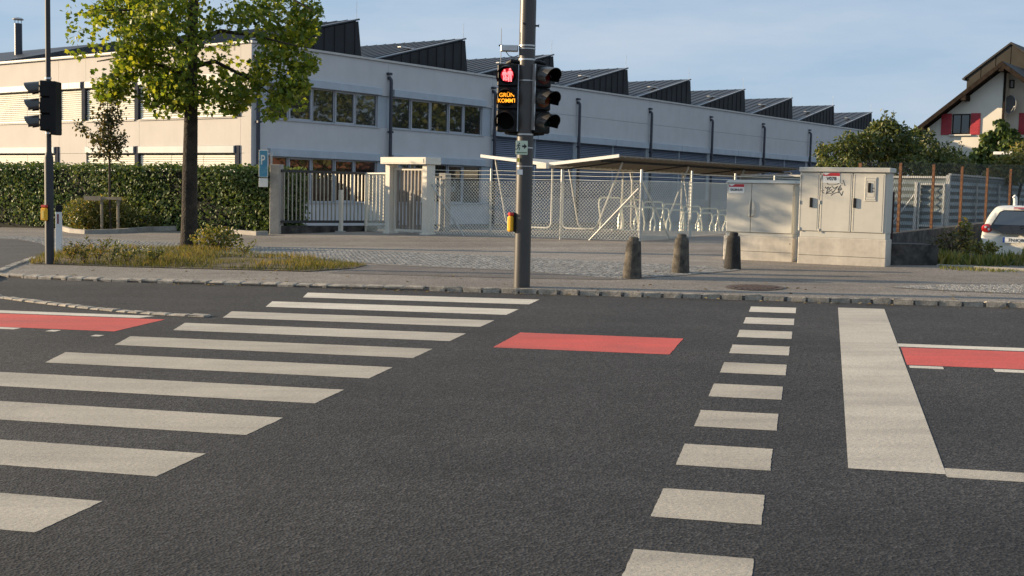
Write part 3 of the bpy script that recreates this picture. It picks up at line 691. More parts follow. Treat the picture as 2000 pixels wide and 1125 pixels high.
# vehicle head to the right of the pole
s1, _ = CF.px(1066, 190)
veh = vehicle_head('vehicle_head', CF.pt(s1 - .03, .02, 0), (.62, -.78), zb_ - .01, sig, (zt - zb_) / 3 + .003, .27)
vf = facing(CF.pt(s1 - .03, .02, 0), (.62, -.78))
m = MB(); m.fbox(vf, -.150, -.137, -.16, .004, zb_ + .03, zt); m.build('edge_trim', m_alu, veh)
for py, a, b in ((122, -.02, .03), (262, -.02, .02)):
    z = zpx(py)
    m = MB(); m.tube([CF.pt(-.05, .0, z), CF.pt(-.2, .0, z + .01), CF.pt(s0, -.06, z - .01 if py < 200 else z + .02)], .028, 8); m.build('bracket', m_black, sig)
    m = MB(); m.tube([CF.pt(.05, .0, z), CF.pt(.16, -.02, z + .01), CF.pt(s1 - .02, -.06, z - .01 if py < 200 else z + .02)], .028, 8); m.build('bracket', m_black, sig)
# camera box and antenna
z = zpx(94); m = MB(); m.bbox(CF, -.34, -.115, -.05, .05, z - .05, z + .03, .01); cb = m.build('detector_box', m_alu, sig)
m = MB(); m.tube([CF.pt(-.335, 0, z - .02 - .28), CF.pt(-.335, 0, z + .24)], .005, 6); m.build('antenna', m_zinc, sig)
m = MB(); m.tube([CF.pt(-.365, 0, z + .025), CF.pt(-.30, 0, z + .025)], .012, 6); m.build('antenna_clamp', m_anth, sig)
m = MB(); m.tube([CF.pt(-.11, -.03, z - .09), CF.pt(-.17, -.03, z - .115), CF.pt(-.23, -.03, z - .10), CF.pt(-.27, -.03, z - .05)], .006, 6); m.build('cable', m_anth, sig)
z = zpx(50); m = MB(); m.tube([CF.pt(.09, .0, z), CF.pt(.14, 0, z)], .012, 8); m.tube([CF.pt(.138, 0, z), CF.pt(.146, 0, z)], .022, 8); m.build('bolt', m_anth, sig)
m = MB(); m.tube([CF.pt(-.05, .085, z + .01), CF.pt(-.05, .13, z + .01)], .014, 8); m.build('bolt', m_anth, sig)
# escape route sign
sa, za = CF.px(1007, 302, .12); sb, zc = CF.px(1031, 275, .12)
m = MB(); m.bbox(CF, sa, sb, .112, .118, za, zc, .004); es = m.build('escape_sign', m_signg, sig)
m = MB(); m.fbox(CF, sa + .008, sb - .008, .1185, .1195, za + .022, za + .034); m.build('sign_stripe', M('sign_olive', (.12, .2, .09), .5), es)
cx_, cz_ = (sa + sb) / 2, (za + zc) / 2 + .018
def ink(pts, w, fr, n, parent, mat=m_ink, name='ink_stroke'):
    m = MB()
    for (a, b), (c, d) in zip(pts[:-1], pts[1:]):
        dx, dz = c - a, d - b; l = math.hypot(dx, dz) or 1; ox, oz = -dz / l * w / 2, dx / l * w / 2; ex, ez = dx / l * w * .3, dz / l * w * .3
        m.add([fr.pt(a - ex - ox, n, b - ez - oz), fr.pt(c + ex - ox, n, d + ez - oz), fr.pt(c + ex + ox, n, d + ez + oz), fr.pt(a - ex + ox, n, b - ez + oz)], [(0, 1, 2, 3)])
    return m.build(name, mat, parent)
m = MB(); m.add([CF.pt(cx_ + a, .1195, cz_ + b) for a, b in ((.005, -.013), (.03, -.013), (.03, -.035), (.068, 0), (.03, .035), (.03, .013), (.005, .013))], [tuple(range(7))]); m.build('sign_arrow', m_ink, es)
q = cx_ - .042
for pts in ([(q + .004, cz_ + .022), (q - .002, cz_ - .005)], [(q - .002, cz_ - .005), (q + .016, cz_ - .022), (q + .010, cz_ - .048)], [(q - .002, cz_ - .005), (q - .010, cz_ - .030), (q - .030, cz_ - .040)], [(q + .004, cz_ + .018), (q + .022, cz_ + .004)], [(q + .002, cz_ + .018), (q - .018, cz_ + .012), (q - .024, cz_ - .004)]): ink(pts, .009, CF, .1195, es, name='running_figure')
m = MB(); m.disc(CF, q + .010, cz_ + .036, .1195, .009, 12); m.build('running_figure', m_ink, es)
# stickers
sa, za = CF.px(1010, 341, .11); m = MB(); m.fbox(CF, sa, sa + .07, .085, .107, za, za + .065); m.build('sticker', m_signw, sig)
sa, za = CF.px(1010, 316, .11); m = MB(); m.fbox(CF, sa, sa + .03, .085, .105, za, za + .05); m.build('sticker', M('sticker_yellow', (.75, .62, .05), .5), sig)
# push button
def button(fr, s, z, parent, sz=1.0):
    m = MB(); m.bbox(fr, s - .05 * sz, s + .05 * sz, .0, .035, z - .13 * sz, z + .12 * sz, .01); b = m.build('button_back', m_black, parent)
    m = MB(); m.bbox(fr, s - .055 * sz, s + .055 * sz, .035, .10, z - .13 * sz, z + .075 * sz, .018); m.build('button_case', m_yellow, b, smooth=False)
    m = MB(); m.bbox(fr, s - .05 * sz, s + .05 * sz, .03, .095, z + .076 * sz, z + .12 * sz, .012); m.build('button_top', m_redp, b)
    m = MB(); m.fbox(fr, s - .02 * sz, s + .02 * sz, .10, .104, z - .09 * sz, z + .03 * sz); m.build('button_plate', M('button_label', (.7, .5, .1), .5), b)
bz = CF.px(1001, 433)[1]
bf = facing(CF.pt(-.10, .0, 0), (-1, -.25)); button(bf, 0, bz, sig)

# left signal
LB = G(97, 516, PAV); LF = Fr(LB, (1, 0))
ls = empty('traffic_signal_post', LB, 'thin dark post at the grass tip with signal heads seen from behind', 'traffic signal')
lz = lambda py, px=97: LF.px(px, py)[1]
m = MB(); m.lathe(LB, [(.068, -.05), (.068, lz(308) - LB[2]), (.052, lz(300) - LB[2]), (.042, lz(296) - LB[2]), (.040, lz(258) - LB[2])], 20); m.build('post', m_anth, ls, smooth=True)
m = MB(); m.lathe((LB[0], LB[1], lz(262)), [(.040, 0), (.037, 6.0)], 14); m.build('upper_tube', m_anth, ls, smooth=True)
zA, zB2 = lz(256), lz(158)
vehicle_head('vehicle_head', LF.pt(-.115, .0, 0), (-1, -.10), zA, ls, (zB2 - zA) / 3, .26)
m = MB(); m.bbox(LF, .055, .155, -.16, .12, zA - .06, zB2 - .01, .015); rear = m.build('rear_head', m_black, ls)
m = MB(); m.bbox(LF, -.07, .05, .042, .06, zA + .03, zA + .09, .004); m.build('type_plate', m_box, ls)
for py in (155, 262): m = MB(); m.lathe((LB[0], LB[1], lz(py)), [(.05, 0), (.05, .03)], 14); m.build('clamp_band', m_alu, ls)
bf2 = facing(LF.pt(-.01, .06, 0), (-.35, -1)); button(bf2, 0, lz(415), ls, 1.0)

# delineator post
DP = G(117, 497, PAV); DF = Fr(DP, (1, -.12)); DZ = lambda py: DF.px(117, py)[1]
de = empty('delineator_post', DP, 'white plastic roadside marker post with black top beside the thin signal post', 'marker post')

def prism(m, z0, z1, w0, w1):
    sec = [(-.062, .03), (-.05, .05), (.05, .05), (.062, .03), (.015, -.06), (-.015, -.06)]
    m.add([DF.pt(a * w0, b * w0, z0) for a, b in sec] + [DF.pt(a * w1, b * w1, z1) for a, b in sec], [tuple(range(6)), tuple(range(11, 5, -1))] + [(i, i + 6, (i + 1) % 6 + 6, (i + 1) % 6) for i in range(6)])
m = MB(); prism(m, DP[2] - .1, DZ(414), 1.08, .98); m.build('shaft', m_white_p, de)
m = MB(); prism(m, DZ(414), DZ(401), .98, .97); m.build('top_band', m_black, de)
m = MB(); m.fbox(DF, -.02, .01, .049, .054, DZ(437), DZ(418)); m.build('reflector', m_maroon, de)

# bollards
m_bolld = M('dark_bollard_stone', (.05, .046, .04), .95, .3, 9, 60, .8, .012, col2=(.018, .017, .016), fine=.6, fs=60)
def bollard(px, py, h, lean, label, mt=m_boll):
    c = G(px, py, PAV); c = c + np.array([0, .12, .003]); b = empty('bollard', c, label, 'bollard', 'stone bollards on the pavement')
    k = h / .60
    m = MB(); m.lathe(c, [(.135 * k, -.03), (.135 * k, .01), (.122 * k, .2 * k), (.104 * k, .48 * k), (.098 * k, .51 * k), (.09 * k, .522 * k)], 22); o = m.build('shaft', mt, b, smooth=True)
    m = MB(); m.lathe((c[0], c[1], c[2] + .52 * k), [(.070 * k, 0), (.068 * k, .045 * k), (.060 * k, .056 * k), (.02 * k, .06 * k)], 18); m.build('cap', mt, b, smooth=True)
    b.rotation_euler = (0, lean, 0)
bollard(1236, 545, .60, .02, 'pale weathered stone bollard, nearest of the three to the tall pole')
bollard(1331, 535, .595, .012, 'middle stone bollard of the three beside the cobble strip')
bollard(1433, 527, .58, .01, 'dark stone bollard standing in front of the smaller grey cabinet', m_bolld)

# ------------------------------------------------------------------ big tree on the verge
TB = G(369, 481, PAV); TY = TB[1]
tree = empty('tulip_tree', TB, 'tall street tree with yellow-green lobed leaves and dark bark on the grass verge', 'tree')
def tp(px, py, dy=0.0): return atY(px, py, TY + dy)
trunk = [tp(369, 486), tp(369, 470), tp(370, 420), tp(371, 330), tp(373, 230), tp(374, 140), tp(376, 60), tp(379, -20), tp(384, -120), tp(388, -240), tp(392, -360)]
m = MB(); m.tube(trunk, [.20, .165, .15, .142, .128, .11, .095, .085, .065, .045, .02], 16)
limbs = [((375, 110), (330, 60), (270, 20), (200, 20)), ((374, 150), (320, 130), (250, 110), (190, 120)), ((376, 80), (430, 60), (500, 70), (580, 90)), ((375, 130), (420, 120), (480, 150), (540, 190)), ((378, 20), (330, -30), (260, -60), (180, -60)), ((378, 0), (450, -30), (540, -20), (610, 20)), ((374, 170), (400, 175), (440, 190), (455, 215)), ((373, 180), (350, 200), (330, 215), (300, 205)),
         ((380, -40), (330, -120), (280, -170), (220, -190)), ((381, -60), (440, -140), (500, -180), (560, -190)), ((384, -120), (360, -220), (330, -290), (310, -340)), ((386, -150), (430, -240), (460, -300), (470, -340))]
for i, l in enumerate(limbs):
    dy = random.uniform(-1.2, 1.2); pts = [tp(x, y, dy * k / 3) for k, (x, y) in enumerate(l)]; m.tube(pts, [.055, .04, .026, .012], 7)
m.build('trunk', m_bark, tree, smooth=True)
clumps = [  # px, py, rx_px, ry_px, depth offset, leaves
    (205, 55, 62, 55, .2, 420), (165, 85, 38, 30, -.2, 210), (155, 35, 32, 36, 0, 190), (240, 110, 56, 40, -.3, 330), (215, 150, 44, 30, .1, 200), (215, 180, 30, 18, .2, 60), (280, 75, 60, 42, -.6, 240),
    (265, 20, 80, 45, .6, 340), (340, 30, 75, 55, -.9, 330), (420, 40, 70, 60, .9, 330), (330, 120, 60, 45, .4, 200), (400, 110, 60, 48, -.8, 240), (480, 60, 70, 55, -.4, 320), (545, 50, 70, 60, .2, 340), (600, 40, 38, 45, .4, 170),
    (470, 130, 62, 45, .5, 260), (540, 130, 62, 45, -.3, 290), (590, 120, 34, 30, .2, 120), (440, 175, 40, 26, -.5, 90), (500, 195, 40, 28, .2, 130), (545, 190, 34, 22, -.2, 100), (515, 220, 26, 14, 0, 45), (585, 165, 25, 20, 0, 60),
    (330, 175, 44, 24, -.2, 90), (300, 190, 32, 18, .2, 55), (350, 205, 26, 14, .1, 35), (385, 180, 30, 26, -.5, 70), (455, 210, 22, 14, .1, 30), (300, 150, 40, 22, -.5, 80), (240, 185, 26, 14, .2, 30)]
P_, D_ = [], []
for x, y, rx, ry, dy, nn in clumps:
    c = tp(x, y, dy); sc = TY / F; p, d = ball(c, (rx * sc, rx * sc * 1.1 + .15, ry * sc), int(nn * 3.0), .2); P_.append(p); D_.append(d)
for x0, x1, y0, y1, nn in ((175, 262, 135, 198, 300), (280, 370, 145, 228, 380), (385, 478, 145, 224, 360), (485, 600, 150, 215, 260), (500, 560, 200, 232, 60), (128, 200, 20, 110, 260)):
    for _ in range(nn):
        q = tp(random.uniform(x0, x1), y0 + (y1 - y0) * random.random() ** 1.5, random.uniform(-1.3, 1.3)); P_.append(np.array([q])); D_.append(rdir(1))
for x, y, r, nn in ((380, -90, 2.5, 2600), (300, -60, 1.7, 900), (470, -70, 1.8, 900), (385, -230, 2.2, 1700), (395, -350, 1.5, 900)):
    p, d = ball(tp(x, y), (r, r, r * .75), nn, .3); P_.append(p); D_.append(d)
p = np.concatenate(P_); d = np.concatenate(D_)
# open gaps: drop leaves where a coarse pattern says so
gp_ = np.sin(p[:, 0] * 2.3 + p[:, 2] * 1.1) + np.sin(p[:, 2] * 3.1 - p[:, 1] * 2.0) + np.sin(p[:, 0] * 5.2 - p[:, 2] * 4.3) * .8 + rng.normal(0, .45, len(p))
keep = gp_ > -.32; p = p[keep]; d = d[keep]
nn = len(p)
scatter('crown', p, rdir(nn) * .8 + d * .5 + np.array([0, -.1, .35]), rdir(nn) * .7 + np.array([0, 0, -.9]) + d * .3, rng.uniform(.06, .12, nn), LOBED, m_leaf, tree)

# sucker bush at the foot of the tree
def bush(name, c, r, n, size, mat, label, cat, tmpl=OVAL, stems=8, group=None, width=1.0, hollow=.25):
    b = empty(name, c, label, cat, group); m = MB()
    for k in range(stems):
        q = random.uniform(0, 6.28); e = np.array(c) + np.array([math.cos(q) * r[0] * .6, math.sin(q) * r[1] * .6, r[2] * random.uniform(.9, 1.6)]); m.tube([c, (np.array(c) * .4 + e * .6) + np.array([0, 0, .05]), e], [.014, .010, .004], 5)
    m.build('stems', m_twig, b)
    p, d = ball(np.array(c) + np.array([0, 0, r[2] * .85]), r, n, hollow); p = p[p[:, 2] > c[2] - .02]; nn = len(p)
    scatter('foliage', p, rdir(nn) + np.array([0, 0, .4]), rdir(nn) + np.array([0, 0, .2]), rng.uniform(size * .7, size * 1.3, nn), tmpl, mat, b, width); return b
bush('sucker_bush', G(422, 487, PAV), (.50, .38, .24), 800, .07, m_weed, 'low leafy bush of shoots at the foot of the big tree', 'bush')

# grass verge
VP_ = [G(x, y, PAV) for x, y in [(58, 513), (84, 498), (120, 487), (200, 486), (360, 484), (500, 494), (600, 505), (718, 518), (690, 525), (600, 531), (450, 527), (250, 522), (110, 517), (62, 516)]]
sheet('verge', [v + np.array([0, 0, .010]) for v in VP_], m_soil)
pv = [(v[0], v[1]) for v in VP_]
def fill(poly, n):
    a = np.array(poly); lo, hi = a.min(0), a.max(0); out = []
    while len(out) < n:
        x, y = rng.uniform(lo, hi)
        if inpoly(x, y, poly): out.append((x, y))
    return np.array(out)
def grass(name, poly, n, h, mat, label, zf, wid=.10, cat='grass', patchy=True):
    q = fill(poly, n)
    if patchy: q = q[(np.sin(q[:, 0] * 2.1 + 1) + np.sin(q[:, 1] * 5.3 + q[:, 0] * 1.7) + .7 * np.sin(q[:, 0] * 6.1 - q[:, 1] * 3) + rng.normal(0, .6, len(q))) > -.75]; n = len(q)
    z = np.array([zf(x, y) for x, y in q]); p = np.column_stack([q, z])
    den = np.sin(q[:, 0] * 3.1) + np.sin(q[:, 1] * 4.3 + q[:, 0]) ; hh = rng.uniform(.5, 1.25, n) * h * (1 + .3 * den / 2)
    up_ = np.column_stack([rng.normal(0, .42, n), rng.normal(0, .42, n), np.ones(n)])
    nr = rdir(n); nr[:, 2] *= .2
    tint = np.clip(.45 + .22 * den / 2 + rng.normal(0, .22, n), 0, 1)
    return scatter(name, p, nr, up_, hh, BLADE, mat, None, wid, label, cat, None, 'stuff', tint)
zf = lambda x, y: plane(x, y) + PAV + .008
grass('grass', pv, 15000, .085, m_grass, 'dry yellow-green grass on the verge around the tree', zf)
# taller weeds in the grass, each its own plant
for i, (x, y, hgt, w) in enumerate([(165, 516, .30, .16), (192, 512, .42, .22), (215, 515, .36, .25), (140, 510, .34, .15), (250, 512, .28, .2), (480, 497, .22, .2), (298, 515, .25, .15)]):
    c = G(x, y, PAV); wd = empty('weed', c, 'dry weed, ' + ['first from the white marker post', 'second from the marker post, reddish and tall', 'bushy one in the middle of the left verge', 'right beside the white marker post', 'midway between marker post and tree trunk', 'right of the leafy shoots by the tree', 'small, at the kerb side before the tree'][i], 'weed', 'dry weeds on the verge'); m = MB(); tips = []
    for k in range(7):
        q = random.uniform(0, 6.28); e = c + np.array([math.cos(q) * w, math.sin(q) * w, hgt * random.uniform(.6, 1.1)]); m.tube([c, c * .5 + e * .5 + np.array([0, 0, hgt * .12]), e], [.005, .004, .002], 4); tips += [c + (e - c) * t + np.array([0, 0, hgt * .2 * t * (1 - t)]) for t in np.linspace(.25, 1, 14)]
    m.build('stems', m_weed if False else m_twig, wd)
    p = np.array(tips) + rng.normal(0, .02, (len(tips), 3)); nn = len(p)
    scatter('foliage', p, rdir(nn), rdir(nn) + np.array([0, 0, .6]), rng.uniform(.04, .08, nn), OVAL, m_grass if i in (0, 1, 3) else m_weed, wd, .7)

# ------------------------------------------------------------------ hedge
HA = np.array([-5.40, 27.62]); HD = np.array([-13.45, 31.67]) - np.array([-5.62, 27.52]); HD /= np.linalg.norm(HD)
HF = Fr((HA[0], HA[1], 0), -HD)
hedge = empty('hedge', (HA[0] - 4, HA[1] + 2, .5), 'clipped dark green leafy hedge in front of the factory', 'hedge')
hl = 13.0; zt0, zt1 = 2.10, 2.02
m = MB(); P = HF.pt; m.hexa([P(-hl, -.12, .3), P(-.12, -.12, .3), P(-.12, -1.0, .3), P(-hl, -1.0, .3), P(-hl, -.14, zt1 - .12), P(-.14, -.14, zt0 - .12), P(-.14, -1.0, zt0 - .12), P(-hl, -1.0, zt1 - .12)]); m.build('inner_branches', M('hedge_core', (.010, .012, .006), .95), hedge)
N1 = 21000; s = -hl * rng.random(N1); z = .52 + (2.05 - .52) * rng.random(N1) ** .95; n_ = -.12 + .12 * np.sin(s * 1.7 + z * 2.1) * .5 + rng.normal(0, .055, N1)
front = np.column_stack([HF.o[0] + s * HF.d[0] + n_ * HF.n[0], HF.o[1] + s * HF.d[1] + n_ * HF.n[1], z])
N2 = 4500; s = -hl * rng.random(N2); n_ = -1.0 + rng.random(N2); z = 2.06 + .035 * np.sin(s * 2.9) + rng.normal(0, .035, N2) + .05 * (rng.random(N2) > .95)
top = np.column_stack([HF.o[0] + s * HF.d[0] + n_ * HF.n[0], HF.o[1] + s * HF.d[1] + n_ * HF.n[1], z])
N3 = 3000; n_ = -1.05 * rng.random(N3); s = rng.normal(-.04, .06, N3); z = .55 + 1.5 * rng.random(N3)
side = np.column_stack([HF.o[0] + s * HF.d[0] + n_ * HF.n[0], HF.o[1] + s * HF.d[1] + n_ * HF.n[1], z])
p = np.concatenate([front, top, side]); nrm = np.concatenate([np.tile([HF.n[0], HF.n[1], .35], (N1, 1)), np.tile([0, 0, 1.0], (N2, 1)), np.tile([HF.d[0], HF.d[1], .3], (N3, 1))])
nn = len(p); tn = np.clip(rng.normal(.45, .25, nn) + .12 * np.sin(p[:, 0] * 1.3) * np.sin(p[:, 2] * 2.2), 0, 1)
scatter('foliage', p, nrm * .8 + rdir(nn) * .75, rdir(nn) + np.array([0, 0, -.5]), rng.uniform(.055, .10, nn), OVAL, m_hedge, hedge, 1.25, tint=tn)
# edging kerb of the planting strip
def edging(pts, name, lab):
    e = MB()
    for (x0, y0), (x1, y1) in zip(pts[:-1], pts[1:]):
        a, b = G(x0, y0, PAV), G(x1, y1, PAV); d = (b - a)[:2]; d /= np.linalg.norm(d); nn = np.array([-d[1], d[0]]) * .10
        A, B = a[:2], b[:2]; z0, z1 = a[2] - .02, b[2] - .02; q = [(A[0], A[1]), (B[0], B[1]), (B[0] + nn[0], B[1] + nn[1]), (A[0] + nn[0], A[1] + nn[1])]
        e.hexa([(q[0][0], q[0][1], z0), (q[1][0], q[1][1], z1), (q[2][0], q[2][1], z1), (q[3][0], q[3][1], z0), (q[0][0], q[0][1], z0 + .11), (q[1][0], q[1][1], z1 + .11), (q[2][0], q[2][1], z1 + .11), (q[3][0], q[3][1], z0 + .11)])
    e.build(name, m_concrete, kind='structure')
edging([(112, 447), (135, 454), (165, 457), (230, 455), (300, 450), (345, 449), (352, 445)], 'bed_edging', '')
edging([(440, 455), (500, 460), (524, 459)], 'bed_edging', '')
# bed with ground cover bush, stakes and sapling
SB = G(213, 451, PAV)
bush('bed_shrub', G(155, 451, PAV) + np.array([.1, .25, 0]), (.62, .42, .44), 1700, .085, m_weed, 'loose green shrub at the left end of the sapling bed', 'shrub', BLADE, 8, width=.35)
bush('bed_shrub', G(200, 451, PAV) + np.array([0, .28, 0]), (.72, .42, .46), 2100, .085, m_weed, 'dense low shrub under the staked sapling', 'shrub', BLADE, 8, width=.4)
bush('bed_shrub', G(258, 450, PAV) + np.array([0, .3, 0]), (.62, .42, .26), 1200, .08, m_shrub, 'flat dark shrub at the right end of the sapling bed', 'shrub', BLADE, 8, width=.4)
SF = Fr(SB, (1, -.3)); sz = lambda px, py: SF.px(px, py)
st = empty('tree_stake_frame', SB, 'timber stake frame with cross rail round the young tree', 'stake frame')
zr_ = sz(213, 386)[1]
for a, n_ in ((-.02, .25), (.42, .25), (.05, -.35)):
    m = MB(); m.tube([SF.pt(a, n_, SB[2] - .05), SF.pt(a, n_, zr_)], .035, 8); m.build('stake', m_wood, st)
m = MB(); m.fbox(SF, -.46, .0, .288, .32, zr_ - .07, zr_ + .03); m.build('cross_rail', m_wood, st)
m = MB(); m.fbox(SF, .005, .55, .288, .31, zr_ - .04, zr_ + .02); m.build('cross_rail', m_wood, st)
sap = empty('young_tree', SB + np.array([0, 0, 0]), 'thin young tree with sparse dark leaves in front of the hedge', 'tree')
def sp(px, py, n=0.0): a, z = SF.px(px, py, n); return np.array(SF.pt(a, n, z))
m = MB(); m.tube([(SB[0] + .04, SB[1], SB[2] - .05), sp(214, 385), sp(214, 320), sp(212, 250), sp(210, 200), sp(206, 170)], [.035, .03, .026, .02, .012, .005], 8)
tips = []
for l in [((212, 290), (190, 275), (165, 255), (148, 243)), ((212, 300), (230, 280), (242, 265)), ((211, 270), (195, 245), (185, 220)), ((211, 260), (228, 240), (238, 220)), ((212, 305), (195, 300), (178, 303)), ((211, 240), (205, 215), (196, 190)), ((211, 245), (222, 215), (228, 195)), ((213, 310), (228, 300), (236, 297))]:
    pts = [sp(x, y, random.uniform(-.3, .3)) for x, y in l]; m.tube(pts, [.012, .008, .005, .003][:len(pts)], 5)
    for a, b in zip(pts[:-1], pts[1:]): tips += [a + (b - a) * t for t in np.linspace(.1, 1, 10)]
m.build('trunk', m_twig, sap, smooth=True)
tips = np.array(tips); pp = np.concatenate([tips + rng.normal(0, .07, tips.shape) for _ in range(5)] + [ball(sp(212, 275), (.42, .4, .30), 420, .1)[0], ball(sp(213, 238), (.28, .28, .35), 160, .1)[0]]); nn = len(pp)
scatter('crown', pp, rdir(nn), rdir(nn) + np.array([0, 0, -.3]), rng.uniform(.06, .11, nn), OVAL, m_sap, sap)

# ------------------------------------------------------------------ gate, sign, entrance portal
GP = G(535, 457, PAV); GFp = Fr(GP, (1, -.25))
a0, _ = GFp.px(526, 440); a1, _ = GFp.px(545, 440); ztop = GFp.px(535, 321)[1]
gpost = MB(); gpost.bbox(GFp, a0, a1, -.24, 0, GP[2] - .1, ztop, .012); gpost.build('gate_post', m_concrete, label='square concrete gate post beside the hedge end', cat='gate post')
# parking sign
b0, z0 = GFp.px(505, 346, .12); b1, z1 = GFp.px(523, 293, .12)
ps = empty('parking_sign', (*GFp.pt((b0 + b1) / 2, .10, 0)[:2], .6), 'blue parking sign with white P above the hedge corner', 'sign')
m = MB(); m.tube([GFp.pt((b0 + b1) / 2, -.30, .5), GFp.pt((b0 + b1) / 2, -.30, z1 - .05), GFp.pt((b0 + b1) / 2, -.05, z1 - .1), GFp.pt((b0 + b1) / 2, .094, z1 - .1)], .025, 8); m.build('post', m_zinc, ps)
m = MB(); m.bbox(GFp, b0, b1, .095, .11, z0, z1, .004); m.build('border', m_signw, ps)
m = MB(); m.fbox(GFp, b0 + .012, b1 - .012, .108, .114, z0 + .012, z1 - .012); m.build('blue_face', m_blue, ps)
textmesh('letter_p', 'P', GFp, (b0 + b1) / 2 - .01, z0 + .29, .117, .30, m_signw, ps, sx=.75, bold=.004)
m = MB(); m.bbox(GFp, b0, b1, .095, .11, z0 - .22, z0 - .02, .004); m.build('supplementary_plate', m_signw, ps)
# sliding gate
A = np.array(GP[:2]) + np.array([.12, .0]); B = atY(712, 447, 28.9)[:2]; gd = (B - A); gl_ = np.linalg.norm(gd)
GF = Fr((A[0], A[1], 0), gd)
gate = empty('sliding_gate', (A[0], A[1], .6), 'steel sliding gate of thin vertical bars between concrete post and portal', 'gate')
gz1 = GF.px(630, 336)[1]; gz0 = GF.px(630, 433)[1]; ext = gl_ + 1.0
for z in (gz1, gz0): m = MB(); m.fbox(GF, .05, ext, -.03, .02, z - .03, z + .03); m.build('rail', m_anth, gate)
nb = 30
for i in range(nb):
    a = .12 + i * (ext - .15) / nb; m = MB(); m.fbox(GF, a - .012, a + .012, -.018, .012, gz0 + .03, gz1 - .03); m.build('bar', m_bar, gate)
m = MB(); m.fbox(GF, gl_ - .03, gl_ + .03, .025, .08, gz0 - .1, gz1); m.build('end_post', m_cream, gate)
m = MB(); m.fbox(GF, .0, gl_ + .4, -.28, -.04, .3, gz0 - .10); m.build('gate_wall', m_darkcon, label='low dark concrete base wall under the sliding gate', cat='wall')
# guide post in front of the gate
q = G(663, 452, PAV); qf = Fr(q, (1, -.4)); m = MB(); zt_ = qf.px(663, 371)[1]
gq = empty('guide_post', q, 'short square steel post standing in front of the sliding gate', 'post')
m.bbox(qf, -.04, .05, -.09, 0, q[2] - .05, zt_, .006); m.build('shaft', m_cream, gq); m = MB(); m.fbox(qf, -.10, .10, -.12, .04, q[2] - .02, q[2] + .012); m.build('foot_plate', m_zinc, gq)
# entrance portal
EB = G(832, 459, PAV); EF = Fr(EB, dE); wE = -EF.px(751, 452)[0]; ezt = EF.px(790, 307)[1]; ezb = EB[2]
por = empty('entrance_portal', EB, 'cream steel entrance portal with flat canopy and barred door', 'entrance portal')
for a in (-wE, -.14): m = MB(); m.bbox(EF, a, a + .14, -.28, 0, ezb - .05, ezt - .16, .006); m.build('portal_post', m_cream, por); m = MB(); m.bbox(EF, a - .03, a + .17, -.31, .03, ezb - .03, ezb + .03, .004); m.build('foot_plate', m_cream, por)
m = MB(); m.bbox(EF, -wE - .07, .05, -.42, .10, ezt - .158, ezt, .008); can = m.build('canopy', m_cream, por)
m = MB(); m.fbox(EF, -wE, -.02, .101, .108, ezt - .125, ezt - .035); m.build('canopy_panel', m_cream, can)
dr0, dr1 = -wE + .16, -.16; zt_ = ezt - .24
m = MB(); m.fbox(EF, dr0, dr0 + .04, -.18, -.12, ezb + .05, zt_); m.fbox(EF, dr1 - .04, dr1, -.18, -.12, ezb + .05, zt_); m.fbox(EF, dr0 + .04, dr1 - .04, -.18, -.12, ezb + .05, ezb + .10); m.fbox(EF, dr0 + .04, dr1 - .04, -.18, -.12, zt_ - .05, zt_); door = m.build('barred_door', m_cream, por)
for i in range(8): a = dr0 + .1 + i * (dr1 - dr0 - .2) / 7; m = MB(); m.fbox(EF, a - .018, a + .018, -.175, -.125, ezb + .10, zt_ - .05); m.build('bar', m_bronze, door)
m = MB(); m.bbox(EF, dr1 - .10, dr1 - .03, -.12, -.09, ezb + .72, ezb + .92, .004); m.build('lock_case', m_zinc, door)
# inner posts beyond the portal
for px, w, top, dist, mat, lab in ((799, .10, 372, 1.2, m_cream, 'cream square post seen through the portal bars'), (862, .21, 338, 2.2, m_concrete, 'pale concrete post behind the wire fence beside the portal')):
    c = atY(px, 440, EB[1] + dist); f = Fr(c, dE); z = f.px(px, top)[1]; m = MB(); m.bbox(f, -w / 2, w / 2, -w, 0, .4, z, .006); m.build('gate_post', mat, label=lab, cat='post')
# short piece of barred fence behind the wire (leaf of the inner gate)
c = atY(838, 440, EB[1] + 2.2); f = Fr(c, dE); ig = empty('inner_gate', (c[0], c[1], .6), 'small barred gate leaf behind the wire fence by the concrete post', 'gate'); zt_ = f.px(845, 347)[1]
for i in range(4): m = MB(); m.fbox(f, -.1 + i * .14, -.08 + i * .14, -.02, 0, .75, zt_); m.build('bar', m_zinc, ig)
for z in (.8, zt_): m = MB(); m.fbox(f, -.14, .36, -.03, .01, z, z + .04); m.build('rail', m_anth, ig)

